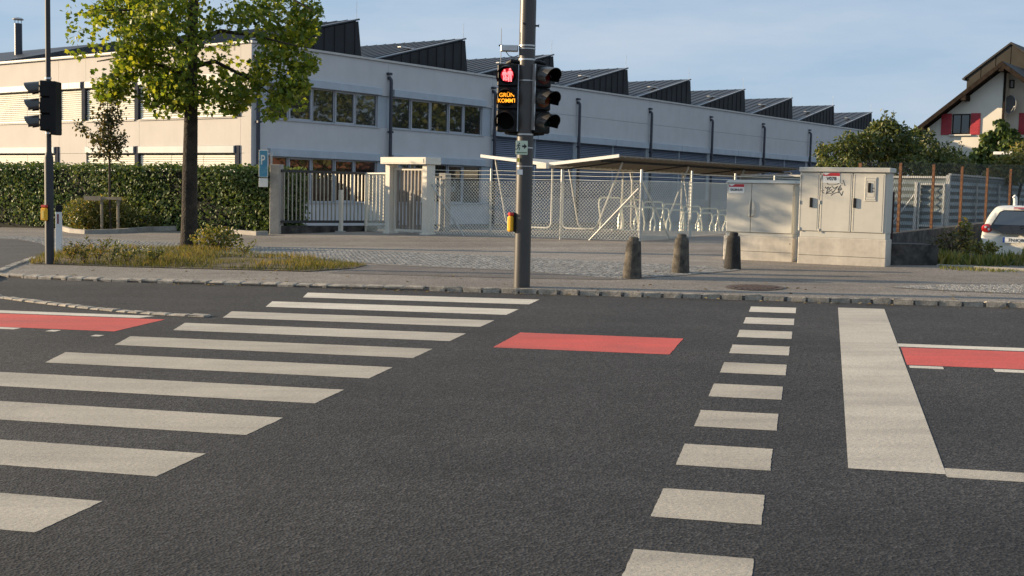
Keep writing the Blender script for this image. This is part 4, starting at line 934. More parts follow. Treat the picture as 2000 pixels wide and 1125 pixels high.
# ------------------------------------------------------------------ chain link fence
def chain(name, fr, s0, s1, z0, z1, zz0, zz1, st, r, mat, parent):
    """diagonal wires between s0,s1; bottom z0->zz0, top z1->zz1"""
    m = MB(); Ln = s1 - s0; hgt = z1 - z0; k = int((Ln + hgt) / st) + 1
    def wire(a, za, b, zb):
        p = [np.array(fr.pt(a, 0, za)), np.array(fr.pt(b, 0, zb))]; d = p[1] - p[0]; d /= np.linalg.norm(d); n3 = np.array([fr.n[0], fr.n[1], 0]); o = np.cross(d, n3)
        vs = []
        for q in p: vs += [q + n3 * r, q + (-.5 * n3 + .87 * o) * r, q + (-.5 * n3 - .87 * o) * r]
        m.add(vs, [(0, 1, 4, 3), (1, 2, 5, 4), (2, 0, 3, 5)])
    zb_at = lambda a: z0 + (zz0 - z0) * (a - s0) / Ln
    for i in range(k):
        x = s0 - hgt + i * st; a0, a1 = max(x, s0), min(x + hgt, s1)
        if a1 - a0 > .02:
            wire(a0, zb_at(a0) + (a0 - x), a1, zb_at(a1) + (a1 - x)); wire(a0, zb_at(a0) + hgt - (a0 - x), a1, zb_at(a1) + hgt - (a1 - x))
    m.build(name, mat, parent, kind='stuff')
def post(fr, s, z0, z1, r, mat, parent, name='post', seg=10): m = MB(); m.tube([fr.pt(s, -.03, z0), fr.pt(s, -.03, z1)], r, seg); return m.build(name, mat, parent, smooth=True)
K1 = G(1248, 473, PAV); E1 = np.array(EF.pt(.02, -.1, 0)[:2]); C1 = Fr((E1[0], E1[1], 0), K1[:2] - E1); L1 = float(np.linalg.norm(K1[:2] - E1))
cf = empty('chain_link_fence', (E1[0], E1[1], .6), 'wire mesh fence with barbed wire strands along the driveway in front of the bike shelter', 'fence')
z0a, z0b = plane(*E1) + PAV, K1[2]; zm = C1.px(1000, 355)[1]
chain('mesh', C1, 0, L1, z0a + .03, zm, z0b + .03, zm + .05, .075, .0045, m_wire, cf)
ptop = C1.px(1095, 331)[1]
for px in (957, 1095): post(C1, C1.px(px, 400)[0], .6, ptop, .024, m_zinc, cf)
post(C1, L1, .6, ptop + .02, .028, m_zinc, cf, 'corner_post')
for i in range(3):
    m = MB(); a = [C1.pt(L1 * k / 14, -.03, ptop - .04 - i * .085 - .012 * math.sin(math.pi * ((k * L1 / 14) % 1.75) / 1.75)) for k in range(15)]; m.tube(a, .0055, 5); m.build('barbed_wire', m_wire, cf)
s_, z_ = C1.px(1150, 472); m = MB(); m.tube([C1.pt(s_, -.02, plane(*C1.pt(s_, 0, 0)[:2]) + PAV), C1.pt(L1 - .05, -.02, C1.px(1246, 368)[1])], .022, 8); m.build('brace', m_zinc, cf)
m = MB(); s_, z_ = C1.px(907, 461); m.tube([C1.pt(s_, .02, z_), C1.pt(.03, .0, C1.px(834, 360)[1])], .018, 8); m.build('brace', m_zinc, cf)
C2 = Fr((K1[0], K1[1], 0), dR); c2 = empty('chain_link_fence', (K1[0], K1[1], .6), 'shaded wire mesh fence running back from its corner towards the grey cabinets', 'fence')
chain('mesh', C2, 0, 9.0, z0b + .03, zm + .05, z0b + .10, zm + .2, .075, .0045, m_wire, c2)
for s in (2.18, 4.24, 6.34, 8.4): post(C2, s, .5, ptop + .05, .024, m_zinc, c2)
for i in range(3): m = MB(); m.tube([C2.pt(9 * k / 20, -.03, ptop - .04 - i * .085 + .01 * k / 20 * 5) for k in range(21)], .0055, 5); m.build('barbed_wire', m_wire, c2)
s_, z_ = C2.px(1312, 471); m = MB(); m.tube([C2.pt(s_, -.02, z_), C2.pt(.05, -.02, C2.px(1256, 350)[1])], .02, 8); m.build('brace', m_zinc, c2)
# wire mesh piece left of the portal
E0 = np.array(EF.pt(-wE - .02, -.1, 0)[:2]); C0 = Fr((B[0], B[1], 0), E0 - B); L0 = float(np.linalg.norm(E0 - B))
c0 = empty('chain_link_fence', (B[0], B[1], .6), 'narrow wire mesh panel between the sliding gate and the portal', 'fence')
chain('mesh', C0, 0, L0, .66, gz1 - .02, .66, gz1 - .02, .075, .0045, m_wire, c0)
m = MB(); m.tube([C0.pt(0, -.02, gz1), C0.pt(L0, -.02, gz1)], .018, 8); m.build('top_rail', m_cream, c0); post(C0, 0, .5, gz1, .022, m_cream, c0)

# ------------------------------------------------------------------ bike shelter with butterfly roof
RT = atY(1210, 306, 30.0); SH = Fr((RT[0], RT[1], 0), dR)      # right wing edge runs along SH; section goes towards -n
SL, SWD = 10.8, 4.37; zT, zV = RT[2], RT[2] - .215
shl = empty('bike_shelter', (*SH.pt(0, -SWD / 2, 0)[:2], .6), 'open bike shelter with butterfly roof of sheet metal on tubular legs', 'shelter')
m = MB(); P = SH.pt; nv = -SWD / 2
def wing(n0, z0, n1, z1, name):
    th = .035; m = MB(); k = 40
    m.hexa([P(0, n0, z0), P(SL, n0, z0), P(SL, n1, z1), P(0, n1, z1), P(0, n0, z0 + th), P(SL, n0, z0 + th), P(SL, n1, z1 + th), P(0, n1, z1 + th)])
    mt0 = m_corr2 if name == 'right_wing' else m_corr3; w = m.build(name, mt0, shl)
    m = MB()
    for i in range(1, k):
        a = SL * i / k; m.hexa([P(a - .03, n0, z0 - .02), P(a + .03, n0, z0 - .02), P(a + .03, n1, z1 - .02), P(a - .03, n1, z1 - .02), P(a - .045, n0, z0 + .002), P(a + .045, n0, z0 + .002), P(a + .045, n1, z1 + .002), P(a - .045, n1, z1 + .002)])
    m.build('sheet_ribs', mt0, w, kind='stuff')
    m = MB(); m.hexa([P(-.03, n0, z0 - .02), P(0, n0, z0 - .02), P(0, n1, z1 - .02), P(-.03, n1, z1 - .02), P(-.03, n0, z0 + .06), P(0, n0, z0 + .06), P(0, n1, z1 + .06), P(-.03, n1, z1 + .06)]); m.build('edge_flashing', m_white_p, w)
m_corr2 = M('shaded_shelter_sheet', (.22, .20, .17), .6, .08, 2, fine=.15, fs=5); m_corr3 = M('sunlit_shelter_sheet', (.50, .47, .41), .6, .08, 2, fine=.15, fs=5)  # same sheet on both wings; shade and sunlight underneath painted into the colours
wing(0, zT, nv + .06, zV, 'right_wing'); wing(-SWD, zT, nv - .06, zV, 'left_wing')
m = MB(); m.bbox(SH, -.12, SL, nv - .09, nv + .09, zV - .06, zV + .03, .008); m.build('valley_gutter', m_cream, shl)
m = MB(); m.bbox(SH, -.26, -.125, nv - .16, nv + .16, zV - .10, zV + .05, .01); m.build('gutter_box', m_cream, shl)
gz = lambda s, n: H(*SH.pt(s, n, 0)[:2])
for i, s in enumerate((.25, 3.7, 7.1, 10.5)):
    m = MB(); g = gz(s, nv) + .06
    m.tube([P(s, nv, zV - .06), P(s, nv, g + .14), P(s, nv - .04, g + .04), P(s, nv - .14, g), P(s, nv - 1.0, g)], .028, 8); m.tube([P(s, nv - 1.0, g), P(s, nv - 1.35, g + .02), P(s, nv - 1.48, g + .14), P(s, -SWD + .32, zT - .16), P(s, -SWD + .30, zT - .06), P(s, -SWD + .42, zT - .05)], .026, 8); m.build('tube_frame', m_zinc, shl, smooth=True)
    m = MB(); m.tube([P(s + .5, nv, zV - .06), P(s + .5, nv, g + .14), P(s + .5, nv + .04, g + .04), P(s + .5, nv + .14, g), P(s + .5, nv + .9, g), P(s + .5, nv + 1.05, g + .04), P(s + .5, nv + 1.15, g + .2), P(s + .5, -.38, zT - .12)], .026, 8); m.build('tube_frame', m_zinc, shl, smooth=True)
    m = MB(); m.tube([P(s + .5, -.38, zT - .10), P(s + .5, nv, zV - .09), P(s, -SWD + .42, zT - .07)], .02, 6); m.build('cross_beam', m_anth, shl)
for n_ in (-.55, nv - 1.3): m = MB(); m.fbox(SH, .05, SL - .05, n_ - .03, n_ + .03, zT - .13, zT - .075); m.build('purlin', m_anth, shl)
# bike racks: one rack of two rows of bent hoops
m_hoop = M('rack_steel', (.80, .80, .66), .4, .08, 8, metal=.2)
RK = empty('bike_rack', (*SH.pt(1.6, -1.0, 0)[:2], .6), 'double row bike rack of bent steel hoops under the shelter', 'bike rack')
def hoop(s, n0, h, w, mat):
    g = gz(s, n0); m = MB(); r = .024
    m.tube([P(s, n0, g + .02), P(s, n0, g + h * .42), P(s + .10, n0, g + h * .60), P(s + .14, n0, g + h * .80), P(s + .08, n0, g + h * .96), P(s - .02, n0, g + h), P(s - w + .12, n0, g + h), P(s - w + .02, n0, g + h * .94), P(s - w - .02, n0, g + h * .82), P(s - w + .03, n0, g + h * .6), P(s - w + .10, n0, g + h * .35), P(s - w + .06, n0, g + .02)], r, 7); m.build('hoop', mat, RK, smooth=True)
for i in range(9): hoop(1.7 + i * .84, -.55, .64, .70, m_hoop)
for i in range(7): hoop(2.2 + i * 1.12, -1.35, .90, .98, m_hoop)
for n_ in (-.55, -1.35): m = MB(); m.tube([P(.6, n_, gz(.6, n_) + .03), P(8.2, n_, gz(8.2, n_) + .03)], .022, 7); m.build('floor_rail', m_zinc, RK, smooth=True)

# ------------------------------------------------------------------ utility cabinets
def plate(fr, s0, s1, z0, z1, n, parent, text, tsize, sx):
    w = s1 - s0; hgt = z1 - z0
    m = MB(); m.fbox(fr, s0, s1, n, n + .004, z0, z1); p = m.build('number_plate', m_signw, parent)
    m = MB(); q = z1 - hgt * .04
    m.add([fr.pt(a, n + .0052, z) for a, z in ((s0 + .004, q - hgt * .30), (s1 - .004, q - hgt * .30), (s1 - .004, q), (s0 + w * .42, q), (s0 + w * .26, q - hgt * .16), (s0 + w * .14, q - hgt * .22), (s0 + .004, q - hgt * .05))], [tuple(range(7))]); m.build('red_stripe', m_signr, p)
    textmesh('plate_text', text, fr, (s0 + s1) / 2, z0 + hgt * .26, n + .005, tsize, m_ink, p, sx=sx, bold=.0015)
cd = np.array([math.cos(math.radians(-30)), math.sin(math.radians(-30))])
# small cabinet
c = G(1412, 506, PAV); A1 = Fr(c, cd); zg = c[2]
ca = empty('utility_cabinet', c, 'smaller pale grey two-door utility cabinet behind the dark bollard', 'cabinet')
w1 = A1.px(1547, 511)[0]; zpl = A1.px(1480, 462)[1]; zct = A1.px(1440, 351)[1]; dp = .42
m = MB(); m.bbox(A1, 0, w1, -dp, 0, zg - .1, zpl, .01); m.build('plinth', m_cabb, ca)
m = MB(); m.fbox(A1, .01, w1 - .01, .0005, .003, zg + .15, zg + .156); m.build('plinth_joint', m_cabs, ca)
m = MB(); m.bbox(A1, .025, w1 - .02, -dp + .03, -.02, zpl, zpl + .055, .006); m.build('base_frame', m_cab, ca)
m = MB(); m.bbox(A1, .02, w1 - .015, -dp + .03, -.03, zpl + .055, zct - .05, .008); body = m.build('body', m_cab, ca)
dm = A1.px(1466, 420)[0]
for a, b in ((.035, dm - .004), (dm + .004, w1 - .03)): m = MB(); m.bbox(A1, a, b, -.032, -.008, zpl + .065, zct - .056, .006); m.build('door', m_cab, ca)
m = MB(); m.fbox(A1, dm - .004, dm + .004, -.031, -.026, zpl + .065, zct - .056); m.build('door_gap', m_cabs, ca)
P = A1.pt; m = MB(); m.hexa([P(.0, .015, zct - .05), P(w1 + .01, .015, zct - .05), P(w1 + .01, -dp + .0, zct - .05), P(.0, -dp, zct - .05), P(.05, -.015, zct), P(w1 - .02, -.015, zct), P(w1 - .02, -dp + .03, zct), P(.05, -dp + .03, zct)]); m.build('lid', m_cab, ca)
hz0, hz1 = A1.px(1466, 422)[1], A1.px(1466, 393)[1]; hc = (hz0 + hz1) / 2
m = MB(); vs = [A1.pt(dm + .02 + .052 * math.sin(q) * (1.0), -.006, hc + .14 * math.cos(q)) for q in np.linspace(0, math.pi, 14)]; vs2 = [A1.pt(dm + .02 + .045 * math.sin(q), .02, hc + .125 * math.cos(q)) for q in np.linspace(0, math.pi, 14)]
m.add(vs + vs2, [tuple(range(13, -1, -1)), tuple(range(14, 28))[::-1]] + [(i, i + 1, i + 15, i + 14) for i in range(13)] + [(13, 0, 14, 27)]); m.build('handle_shell', m_cab, ca)
m = MB(); m.bbox(A1, dm - .03, dm - .005, -.008, .03, hc - .13, hc + .13, .006); m.build('handle', m_cab, ca)
sa, za = A1.px(1423, 377); sb, zb3 = A1.px(1454, 359)
plate(A1, sa, sb, za, zb3, -.0075, ca, 'GKL284-0,432', .050, .72)
for a, z in ((.05, zpl - .06), (w1 - .05, zpl - .10)): m = MB(); m.fbox(A1, a - .01, a + .01, .0, .004, z - .006, z + .006); m.build('plinth_screw', m_anth, ca)
# large cabinet
c = G(1557, 514, PAV); A2 = Fr(c, cd); zg = c[2]
cb2 = empty('utility_cabinet', c, 'large grey three-door utility cabinet with scrawled tag and overhanging lid', 'cabinet')
w2 = A2.px(1729, 519)[0]; zpl = A2.px(1640, 465)[1]; zct = A2.px(1640, 327)[1]; dp = .34
m = MB(); m.bbox(A2, 0, w2, -dp - .02, 0, zg - .1, zpl, .01); m.build('plinth', m_cabb, cb2)
m = MB(); m.fbox(A2, .01, w2 - .01, .0005, .003, zg + .14, zg + .146); m.build('plinth_joint', m_cabs, cb2)
m = MB(); m.bbox(A2, .02, w2 - .02, -dp, -.02, zpl, zpl + .09, .006); m.build('base_frame', m_cab, cb2)
m = MB(); m.bbox(A2, .01, w2 - .012, -dp, -.02, zpl + .09, zct - .075, .006); m.build('body', m_cab, cb2)
m = MB(); m.bbox(A2, -.02, w2 + .02, -dp - .03, .03, zct - .074, zct, .008); m.build('lid', m_cab, cb2)
ds = [A2.px(x, 420)[0] for x in (1559, 1600, 1663, 1727)]
doors = []
for a, b in zip(ds[:-1], ds[1:]):
    m = MB(); m.bbox(A2, a + .005, b - .005, -.021, -.004, zpl + .10, zct - .085, .005); d_ = m.build('door', m_cab, cb2); doors.append(d_)
    m = MB()
    for s0_, s1_, q0, q1 in ((a + .03, a + .034, zpl + .12, zct - .11), (b - .034, b - .03, zpl + .12, zct - .11)): m.fbox(A2, s0_, s1_, -.0045, -.0025, q0, q1)
    m.build('door_crease', m_cabs, d_)
for x in (1600, 1663): a = A2.px(x, 420)[0]; m = MB(); m.fbox(A2, a - .0045, a + .0045, -.0205, -.016, zpl + .10, zct - .085); m.build('door_gap', m_cabs, cb2)
for x, y0, y1, dd in ((1584, 405, 386, 0), (1669, 406, 387, 1)):
    a, z0 = A2.px(x, y0); _, z1 = A2.px(x, y1); m = MB(); m.bbox(A2, a - .022, a + .022, -.004, .022, z0, z1, .005); m.build('handle', m_black, doors[0 if dd == 0 else 2])
for x, y in ((1564, 345), (1562, 395), (1561, 447), (1604, 345), (1601, 395), (1599, 450)): a, z = A2.px(x, y); m = MB(); m.bbox(A2, a - .008, a + .008, -.006, .008, z - .03, z + .03, .003); m.build('hinge', m_cab, cb2)
sa, za = A2.px(1688, 393); sb, zb3 = A2.px(1713, 346)
m = MB(); m.bbox(A2, sa, sb, -.005, .006, za, zb3, .004); mt = m.build('meter_flap', m_cab, doors[2])
m = MB()
for k in range(2):
    i = .012 + k * .02; t_ = .003
    for s0_, s1_, q0, q1 in ((sa + i, sb - i, za + i * 2, za + i * 2 + t_), (sa + i, sb - i, zb3 - i * 2, zb3 - i * 2 + t_), (sa + i, sa + i + t_, za + i * 2, zb3 - i * 2), (sb - i, sb - i + t_, za + i * 2, zb3 - i * 2)): m.fbox(A2, s0_, s1_, .0055, .0075, q0, q1)
m.build('flap_frame', m_cabs, doors[2])
wq = sb - sa
m = MB(); m.bbox(A2, sa + wq * .28, sa + wq * .52, .006, .02, za + (zb3 - za) * .36, za + (zb3 - za) * .76, .004); m.build('flap_handle', m_black, doors[2])
for k in (.42, .54): m = MB(); m.tube([A2.pt(sa + wq * .68, .005, za + (zb3 - za) * k), A2.pt(sa + wq * .68, .014, za + (zb3 - za) * k)], .010, 10); m.build('key_lock', m_iron, doors[2])
sa, za = A2.px(1607, 357); sb, zb3 = A2.px(1641, 337)
plate(A2, sa, sb, za, zb3, -.0035, doors[1], 'V078', .075, 1.0)
gx = lambda x, y: A2.px(1590 + x / 17.31, 325 + y / 17.31)
for pts in ([(370, 690), (410, 745), (485, 690), (400, 935)], [(500, 800), (530, 720), (570, 705)], [(600, 780), (420, 905), (600, 910)], [(595, 665), (670, 745), (800, 670), (620, 890), (600, 840)], [(570, 980), (640, 930), (740, 885), (825, 890), (800, 840)], [(900, 630), (800, 770), (925, 985), (975, 840)], [(820, 760), (880, 815)], [(850, 730), (900, 790)], [(885, 690), (930, 780)], [(980, 470), (1040, 650)], [(935, 570), (950, 590)], [(245, 820), (325, 910)], [(300, 795), (320, 815)],
            [(640 + 200 * math.cos(q), 570 + 52 * math.sin(q) - 14 * math.cos(q)) for q in np.linspace(0, 6.3, 25)]):
    ink([gx(*p) for p in pts], .0095 if len(pts) < 20 else .007, A2, -.0018, doors[1], name='spray_tag')

# ------------------------------------------------------------------ low wall, retaining wall, rusty fence
c = G(1737, 518, PAV); BF = Fr(c, (1, 0)); wB = BF.px(1831, 518)[0]; zb_top = BF.px(1780, 477)[1]
m = MB(); m.poly(BF, [(0, c[2] - .1), (wB, c[2] - .1), (wB, zb_top - .09), (wB - .03, zb_top - .03), (wB - .09, zb_top), (0, zb_top + .004)], -.5, 0); m.build('concrete_block', m_darkcon, label='low stained concrete wall stub beside the large cabinet', cat='wall')
wz0 = WFR.px(1742, 458)[1]; wz1 = WFR.px(1932, 436)[1]; ws1 = WFR.px(1932, 436)[0]; WLn = 13.0; wzE = wz0 + (wz1 - wz0) * WLn / ws1
P = WFR.pt
rw = MB(); rw.hexa([P(-.6, 0, -.1), P(WLn, 0, -.1), P(WLn, -.25, -.1), P(-.6, -.25, -.1), P(-.6, 0, wz0), P(WLn, 0, wzE), P(WLn, -.25, wzE), P(-.6, -.25, wz0)])
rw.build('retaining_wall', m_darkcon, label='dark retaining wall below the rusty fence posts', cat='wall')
wt = lambda s: wz0 + (wzE - wz0) * (s + .6) / (WLn + .6)
rf = empty('wire_fence', (WALL0[0], WALL0[1], wz0), 'wire mesh fence on rusty steel posts on top of the dark retaining wall', 'fence')
s_list = [WFR.px(x, 400)[0] for x in (1690, 1768, 1832, 1887, 1936, 1981)]; s_list += [s_list[-1] + 2.2, s_list[-1] + 4.4]
tz = [WFR.px(x, y)[1] for x, y in ((1690, 318), (1768, 318), (1832, 321), (1887, 325), (1936, 328), (1981, 330))]; tz += [tz[-1] + .05, tz[-1] + .1]
for s, z in zip(s_list, tz):
    m = MB(); m.fbox(WFR, s - .027, s + .027, -.155, -.10, wt(s) - .1, z); m.build('post', m_rust, rf)
FW = WFR.shift(0, -.13)
chain('mesh', FW, s_list[0], s_list[-1], wt(s_list[0]) + .03, tz[1] - .04, wt(s_list[-1]) + .03, tz[1] + .2, .13, .0028, m_dwire, rf)
c = atY(1740, 470, 23.4); f = Fr(c, (1, 0)); m = MB(); m.bbox(f, -.035, .035, -.07, 0, .4, f.px(1744, 375)[1], .005); m.build('steel_post', m_drust, label='dark rusty steel post just right of the large cabinet', cat='post')
# corrugated metal enclosure
c = atY(1850, 400, 32.0); KR = Fr((c[0], c[1], 0), dR); KL = Fr((c[0], c[1], 0), dE)
en = empty('metal_enclosure', (c[0], c[1], .8), 'grey corrugated metal screen wall behind the rusty posts', 'metal screen'); zt_ = KR.px(1850, 346)[1]
def corr(fr, s0, s1, z0, z1, name):
    m = MB(); k = int((z1 - z0) / .045); vs = []
    for i in range(k + 1):
        z = z0 + (z1 - z0) * i / k; n = .022 * math.sin(i * math.pi / 2); vs += [fr.pt(s0, n, z), fr.pt(s1, n, z)]
    m.add(vs, [(2 * i, 2 * i + 1, 2 * i + 3, 2 * i + 2) for i in range(k)]); return m.build(name, m_corr, en, smooth=True)
corr(KL, -6.0, 0, .6, zt_, 'sheet'); corr(KR, 0, 9.0, .6, zt_ + .08, 'sheet')
m = MB(); m.fbox(KL, -.05, .05, -.05, .05, .5, zt_ + .06); m.build('corner_post', m_zinc, en)
m = MB(); m.fbox(KL, -6, -.051, -.03, .05, zt_ - .03, zt_ + .025); m.build('top_trim', m_zinc, en)
m = MB(); m.fbox(KR, .051, 9, -.03, .05, zt_ + .05, zt_ + .10); m.build('top_trim', m_zinc, en)
g0, g1 = KL.px(1795, 400)[0], KL.px(1846, 400)[0]; gt = KL.px(1820, 358)[1]
for a, b, q0, q1 in ((g0, g0 + .05, .7, gt), (g1 - .05, g1, .7, gt), (g0 + .05, g1 - .05, gt - .05, gt), (g0 + .05, g1 - .05, .98, 1.03)): m = MB(); m.fbox(KL, a, b, .06, .10, q0, q1); m.build('gate_frame', m_zinc, en)
m = MB(); m.fbox(KL, (g0 + g1) / 2 - .01, (g0 + g1) / 2 + .01, .07, .09, .98, gt - .05); m.build('gate_bar', m_zinc, en)
m = MB(); m.bbox(KL, g0 - .10, g0 - .02, .05, .13, .5, gt + .03, .005); m.build('gate_post', m_zinc, en)
m = MB(); m.tube([KL.pt(g0 - .06, .10, gt - .25), KL.pt(g0 - .75, .25, .85)], .022, 8); m.build('brace', m_zinc, en)
for s in (2.4, 4.6, 6.8): m = MB(); m.fbox(KR, s - .02, s + .02, .03, .07, .6, zt_ - .1); m.build('stiffener', m_zinc, en)

# weeds and edging in front of the lower lot
pe = [G(x, y, PAV) for x, y in ((1829, 521), (2000, 529), (2200, 538))]
for a, b in zip(pe[:-1], pe[1:]):
    d = (b - a)[:2]; ln = np.linalg.norm(d); f = Fr(a, d); m = MB(); P = f.pt; m.hexa([P(0, 0, a[2] - .05), P(ln, 0, b[2] - .05), P(ln, -.10, b[2] - .05), P(0, -.10, a[2] - .05), P(0, 0, a[2] + .035), P(ln, 0, b[2] + .035), P(ln, -.10, b[2] + .035), P(0, -.10, a[2] + .035)]); m.build('lot_edging', m_concrete, kind='structure')
wp = [tuple(G(x, y, PAV)[:2]) for x, y in ((1833, 518), (1990, 525), (2190, 534), (2190, 506), (1990, 498), (1828, 492))]
zw = lambda x, y: H(x, y) - .005
grass('weeds', wp, 6500, .19, m_weed, 'green weeds and grass along the lot edge in front of the white car', zw, .16, 'weeds')
wp2 = [tuple(G(x, y, PAV)[:2]) for x, y in ((1833, 527), (1990, 534), (2190, 544), (2190, 537), (1990, 528), (1833, 521))]
grass('weeds', wp2, 1200, .05, m_weed, 'low moss and grass in the gutter below the lot edging', lambda x, y: plane(x, y) + PAV, .2, 'weeds')
for i, (x, y, r, hh, nn, mt_, lb) in enumerate(((1862, 500, .42, .25, 260, m_sap, 'dry twiggy bush beside the concrete wall stub'), (1882, 497, .16, .34, 260, m_weed, 'upright pale green weed between twiggy bush and car'), (1920, 503, .30, .16, 240, m_weed, 'low green weed at the left corner of the car'))):
    bush('lot_bush', G(x, y, PAV), (r, r * .8, hh), nn, .07, mt_, lb, 'bush', OVAL, 12)

# ------------------------------------------------------------------ white car (rear towards the camera)
CA = atY(1988, 470, 26.0); cz0 = .14; ax = np.array([.50, .866])      # driving direction
KF = Fr((CA[0], CA[1], cz0), (ax[1], -ax[0]))                          # s across to the right, n towards the camera
car = empty('car', (CA[0], CA[1], cz0), 'small white hatchback parked with its rear towards the street', 'car')
CPt = lambda s, l, z: KF.pt(s, -l, cz0 + z)                            # l = distance forward from the rear bumper
# stations: l, half width at sill, at belt, at roof, sill z, belt z, roof z
def ring(l, ws, wb, wr, zs, zb, zr, lb=0, lr=0):
    h = [(ws * .92, zs, l), (ws, zs + .10, l), (ws * 1.01, (zs + zb) / 2, l), (wb, zb, l + lb), (wb * .5 + wr * .5 + .012, (zb + zr) / 2 + .03, l + (lb + lr) / 2), (wr, zr - .07, l + lr), (wr * .88, zr - .015, l + lr), (wr * .5, zr, l + lr)]
    return [CPt(a, c, b) for a, b, c in h] + [CPt(-a, c, b) for a, b, c in reversed(h)]
st_ = [ring(.06, .66, .64, .50, .26, .86, 1.30, .02, .30), ring(.0, .76, .74, .555, .34, .90, 1.40, .07, .40), ring(.18, .80, .79, .60, .20, .92, 1.46, .06, .45), ring(.75, .81, .80, .62, .20, .92, 1.47), ring(1.5, .81, .80, .63, .20, .90, 1.465), ring(2.1, .81, .80, .62, .20, .90, 1.42), ring(2.7, .81, .79, .66, .20, .90, 1.0), ring(3.15, .79, .76, .62, .22, .84, .92), ring(3.42, .68, .64, .50, .28, .70, .76)]
m = MB(); R_ = 16; vs = sum(st_, []); fs = [tuple(range(R_))[::-1], tuple(range((len(st_) - 1) * R_, len(st_) * R_))]
for i in range(len(st_) - 1):
    for k in range(R_): fs.append((i * R_ + k, i * R_ + (k + 1) % R_, (i + 1) * R_ + (k + 1) % R_, (i + 1) * R_ + k))
m.add(vs, fs); body = m.build('body', m_carw, car)
me = body.data; me.polygons.foreach_set('use_smooth', [True] * len(me.polygons))
import bmesh
bm = bmesh.new(); bm.from_mesh(me); bmesh.ops.recalc_face_normals(bm, faces=bm.faces); bm.to_mesh(me); bm.free()
sub = body.modifiers.new('sub', 'SUBSURF'); sub.levels = 2; sub.render_levels = 2
# rear window, set just outside the hatch
def rearz(z): return .02 + (.40 if z > 1.38 else .40 * (z - .92) / .46 if z > .92 else 0)
def surf(pts, name, mat, lift, parent):
    m = MB(); m.add([CPt(a, rearz(b) - lift, b) for a, b in pts] + [CPt(a, rearz(b) - lift + .03, b) for a, b in pts], [tuple(range(len(pts)))] + [(i, i + len(pts), (i + 1) % len(pts) + len(pts), (i + 1) % len(pts)) for i in range(len(pts))]); return m.build(name, mat, parent)
m_hb = M('hatch_black', (.012, .012, .013), .2, .05, spec=.6)
surf([(-.58, .97), (-.30, .86), (.30, .86), (.58, .97), (.56, 1.06), (.44, 1.32), (.36, 1.36), (-.36, 1.36), (-.44, 1.32), (-.56, 1.06)], 'hatch_surround', m_hb, .035, car)
rg = surf([(-.52, 1.04), (.52, 1.04), (.42, 1.31), (.34, 1.335), (-.34, 1.335), (-.42, 1.31)], 'rear_window', m_carg, .042, car)
m = MB(); m.tube([CPt(.02, .03 - .03, 1.0), CPt(.05, .04 - .03, 1.03), CPt(.40, .10 - .03, 1.06)], .012, 6); m.build('wiper', m_black, car)
for sg in (-1, 1):
    m = MB(); vs = []
    c0, z0 = sg * .645, .955
    for r_, lf in ((1.0, .005), (.75, -.028), (.3, -.04)): vs += [CPt(c0 + .115 * r_ * math.cos(q) * 1.0 + sg * .01, .075 + .04 * abs(math.cos(q)) * 0 + lf + .02, z0 + .10 * r_ * math.sin(q)) for q in np.linspace(0, 2 * math.pi, 19)[:-1]]
    m.add(vs, [(r_ * 18 + i, r_ * 18 + (i + 1) % 18, (r_ + 1) * 18 + (i + 1) % 18, (r_ + 1) * 18 + i) for r_ in range(2) for i in range(18)] + [tuple(range(36, 54))]); m.build('tail_lamp', m_lred, car, smooth=True)
    for dx, dz in ((-.03, .03), (.035, -.02)): m = MB(); m.tube([CPt(c0 + dx, .062, z0 + dz), CPt(c0 + dx, .046, z0 + dz)], .026, 12); m.build('lamp_reflector', m_white_p, car)
    m = MB(); m.hexa([CPt(sg * .805, 1.0, .95), CPt(sg * .805, 2.3, .95), CPt(sg * .79, 2.3, .95), CPt(sg * .79, 1.0, .95), CPt(sg * .675, 1.05, 1.36), CPt(sg * .675, 1.95, 1.36), CPt(sg * .65, 1.95, 1.36), CPt(sg * .65, 1.05, 1.36)]); m.build('side_window', m_carg, car)
    for l in (.55, 2.85):
        m = MB(); m.tube([CPt(sg * .64, l, .28), CPt(sg * .815, l, .28)], .28, 24); w = m.build('wheel', m_tyre, car, smooth=True); m = MB(); m.tube([CPt(sg * .80, l, .28), CPt(sg * .825, l, .28)], .19, 20); m.build('rim', m_alu, w, smooth=True)
m = MB(); m.hexa([CPt(-.70, -.012, .26), CPt(.70, -.012, .26), CPt(.70, .2, .24), CPt(-.70, .2, .24), CPt(-.80, .012, .52), CPt(.80, .012, .52), CPt(.80, .2, .52), CPt(-.80, .2, .52)]); m.build('lower_bumper', m_greyp, car)
m = MB(); m.add([CPt(a, -.022, z) for a, z in ((-.78, .525), (-.30, .30), (.30, .30), (.78, .525), (.76, .60), (-.76, .60))] + [CPt(a, .06, z) for a, z in ((-.78, .525), (-.30, .30), (.30, .30), (.78, .525), (.76, .60), (-.76, .60))], [(0, 1, 2, 3, 4, 5)] + [(i, i + 6, (i + 1) % 6 + 6, (i + 1) % 6) for i in range(6)]); m.build('bumper', m_carw, car)
NP = Fr(CPt(0, -.005, 0), KF.d)
m = MB(); m.bbox(NP, -.30, .23, .02, .035, cz0 + .66, cz0 + .78, .004); pl = m.build('licence_plate', m_signw, car)
m = MB(); m.fbox(NP, -.30, -.26, .034, .037, cz0 + .662, cz0 + .778); m.build('plate_blue_band', M('plate_blue', (.02, .07, .35), .4), pl)
textmesh('plate_text', 'FN:IQ80', NP, -.01, cz0 + .685, .037, .10, m_ink, pl, sx=.98, bold=.001)
m = MB(); m.tube([CPt(.0, .50, 1.455), CPt(-.02, .44, 1.58)], .008, 6); m.build('roof_aerial', m_black, car)
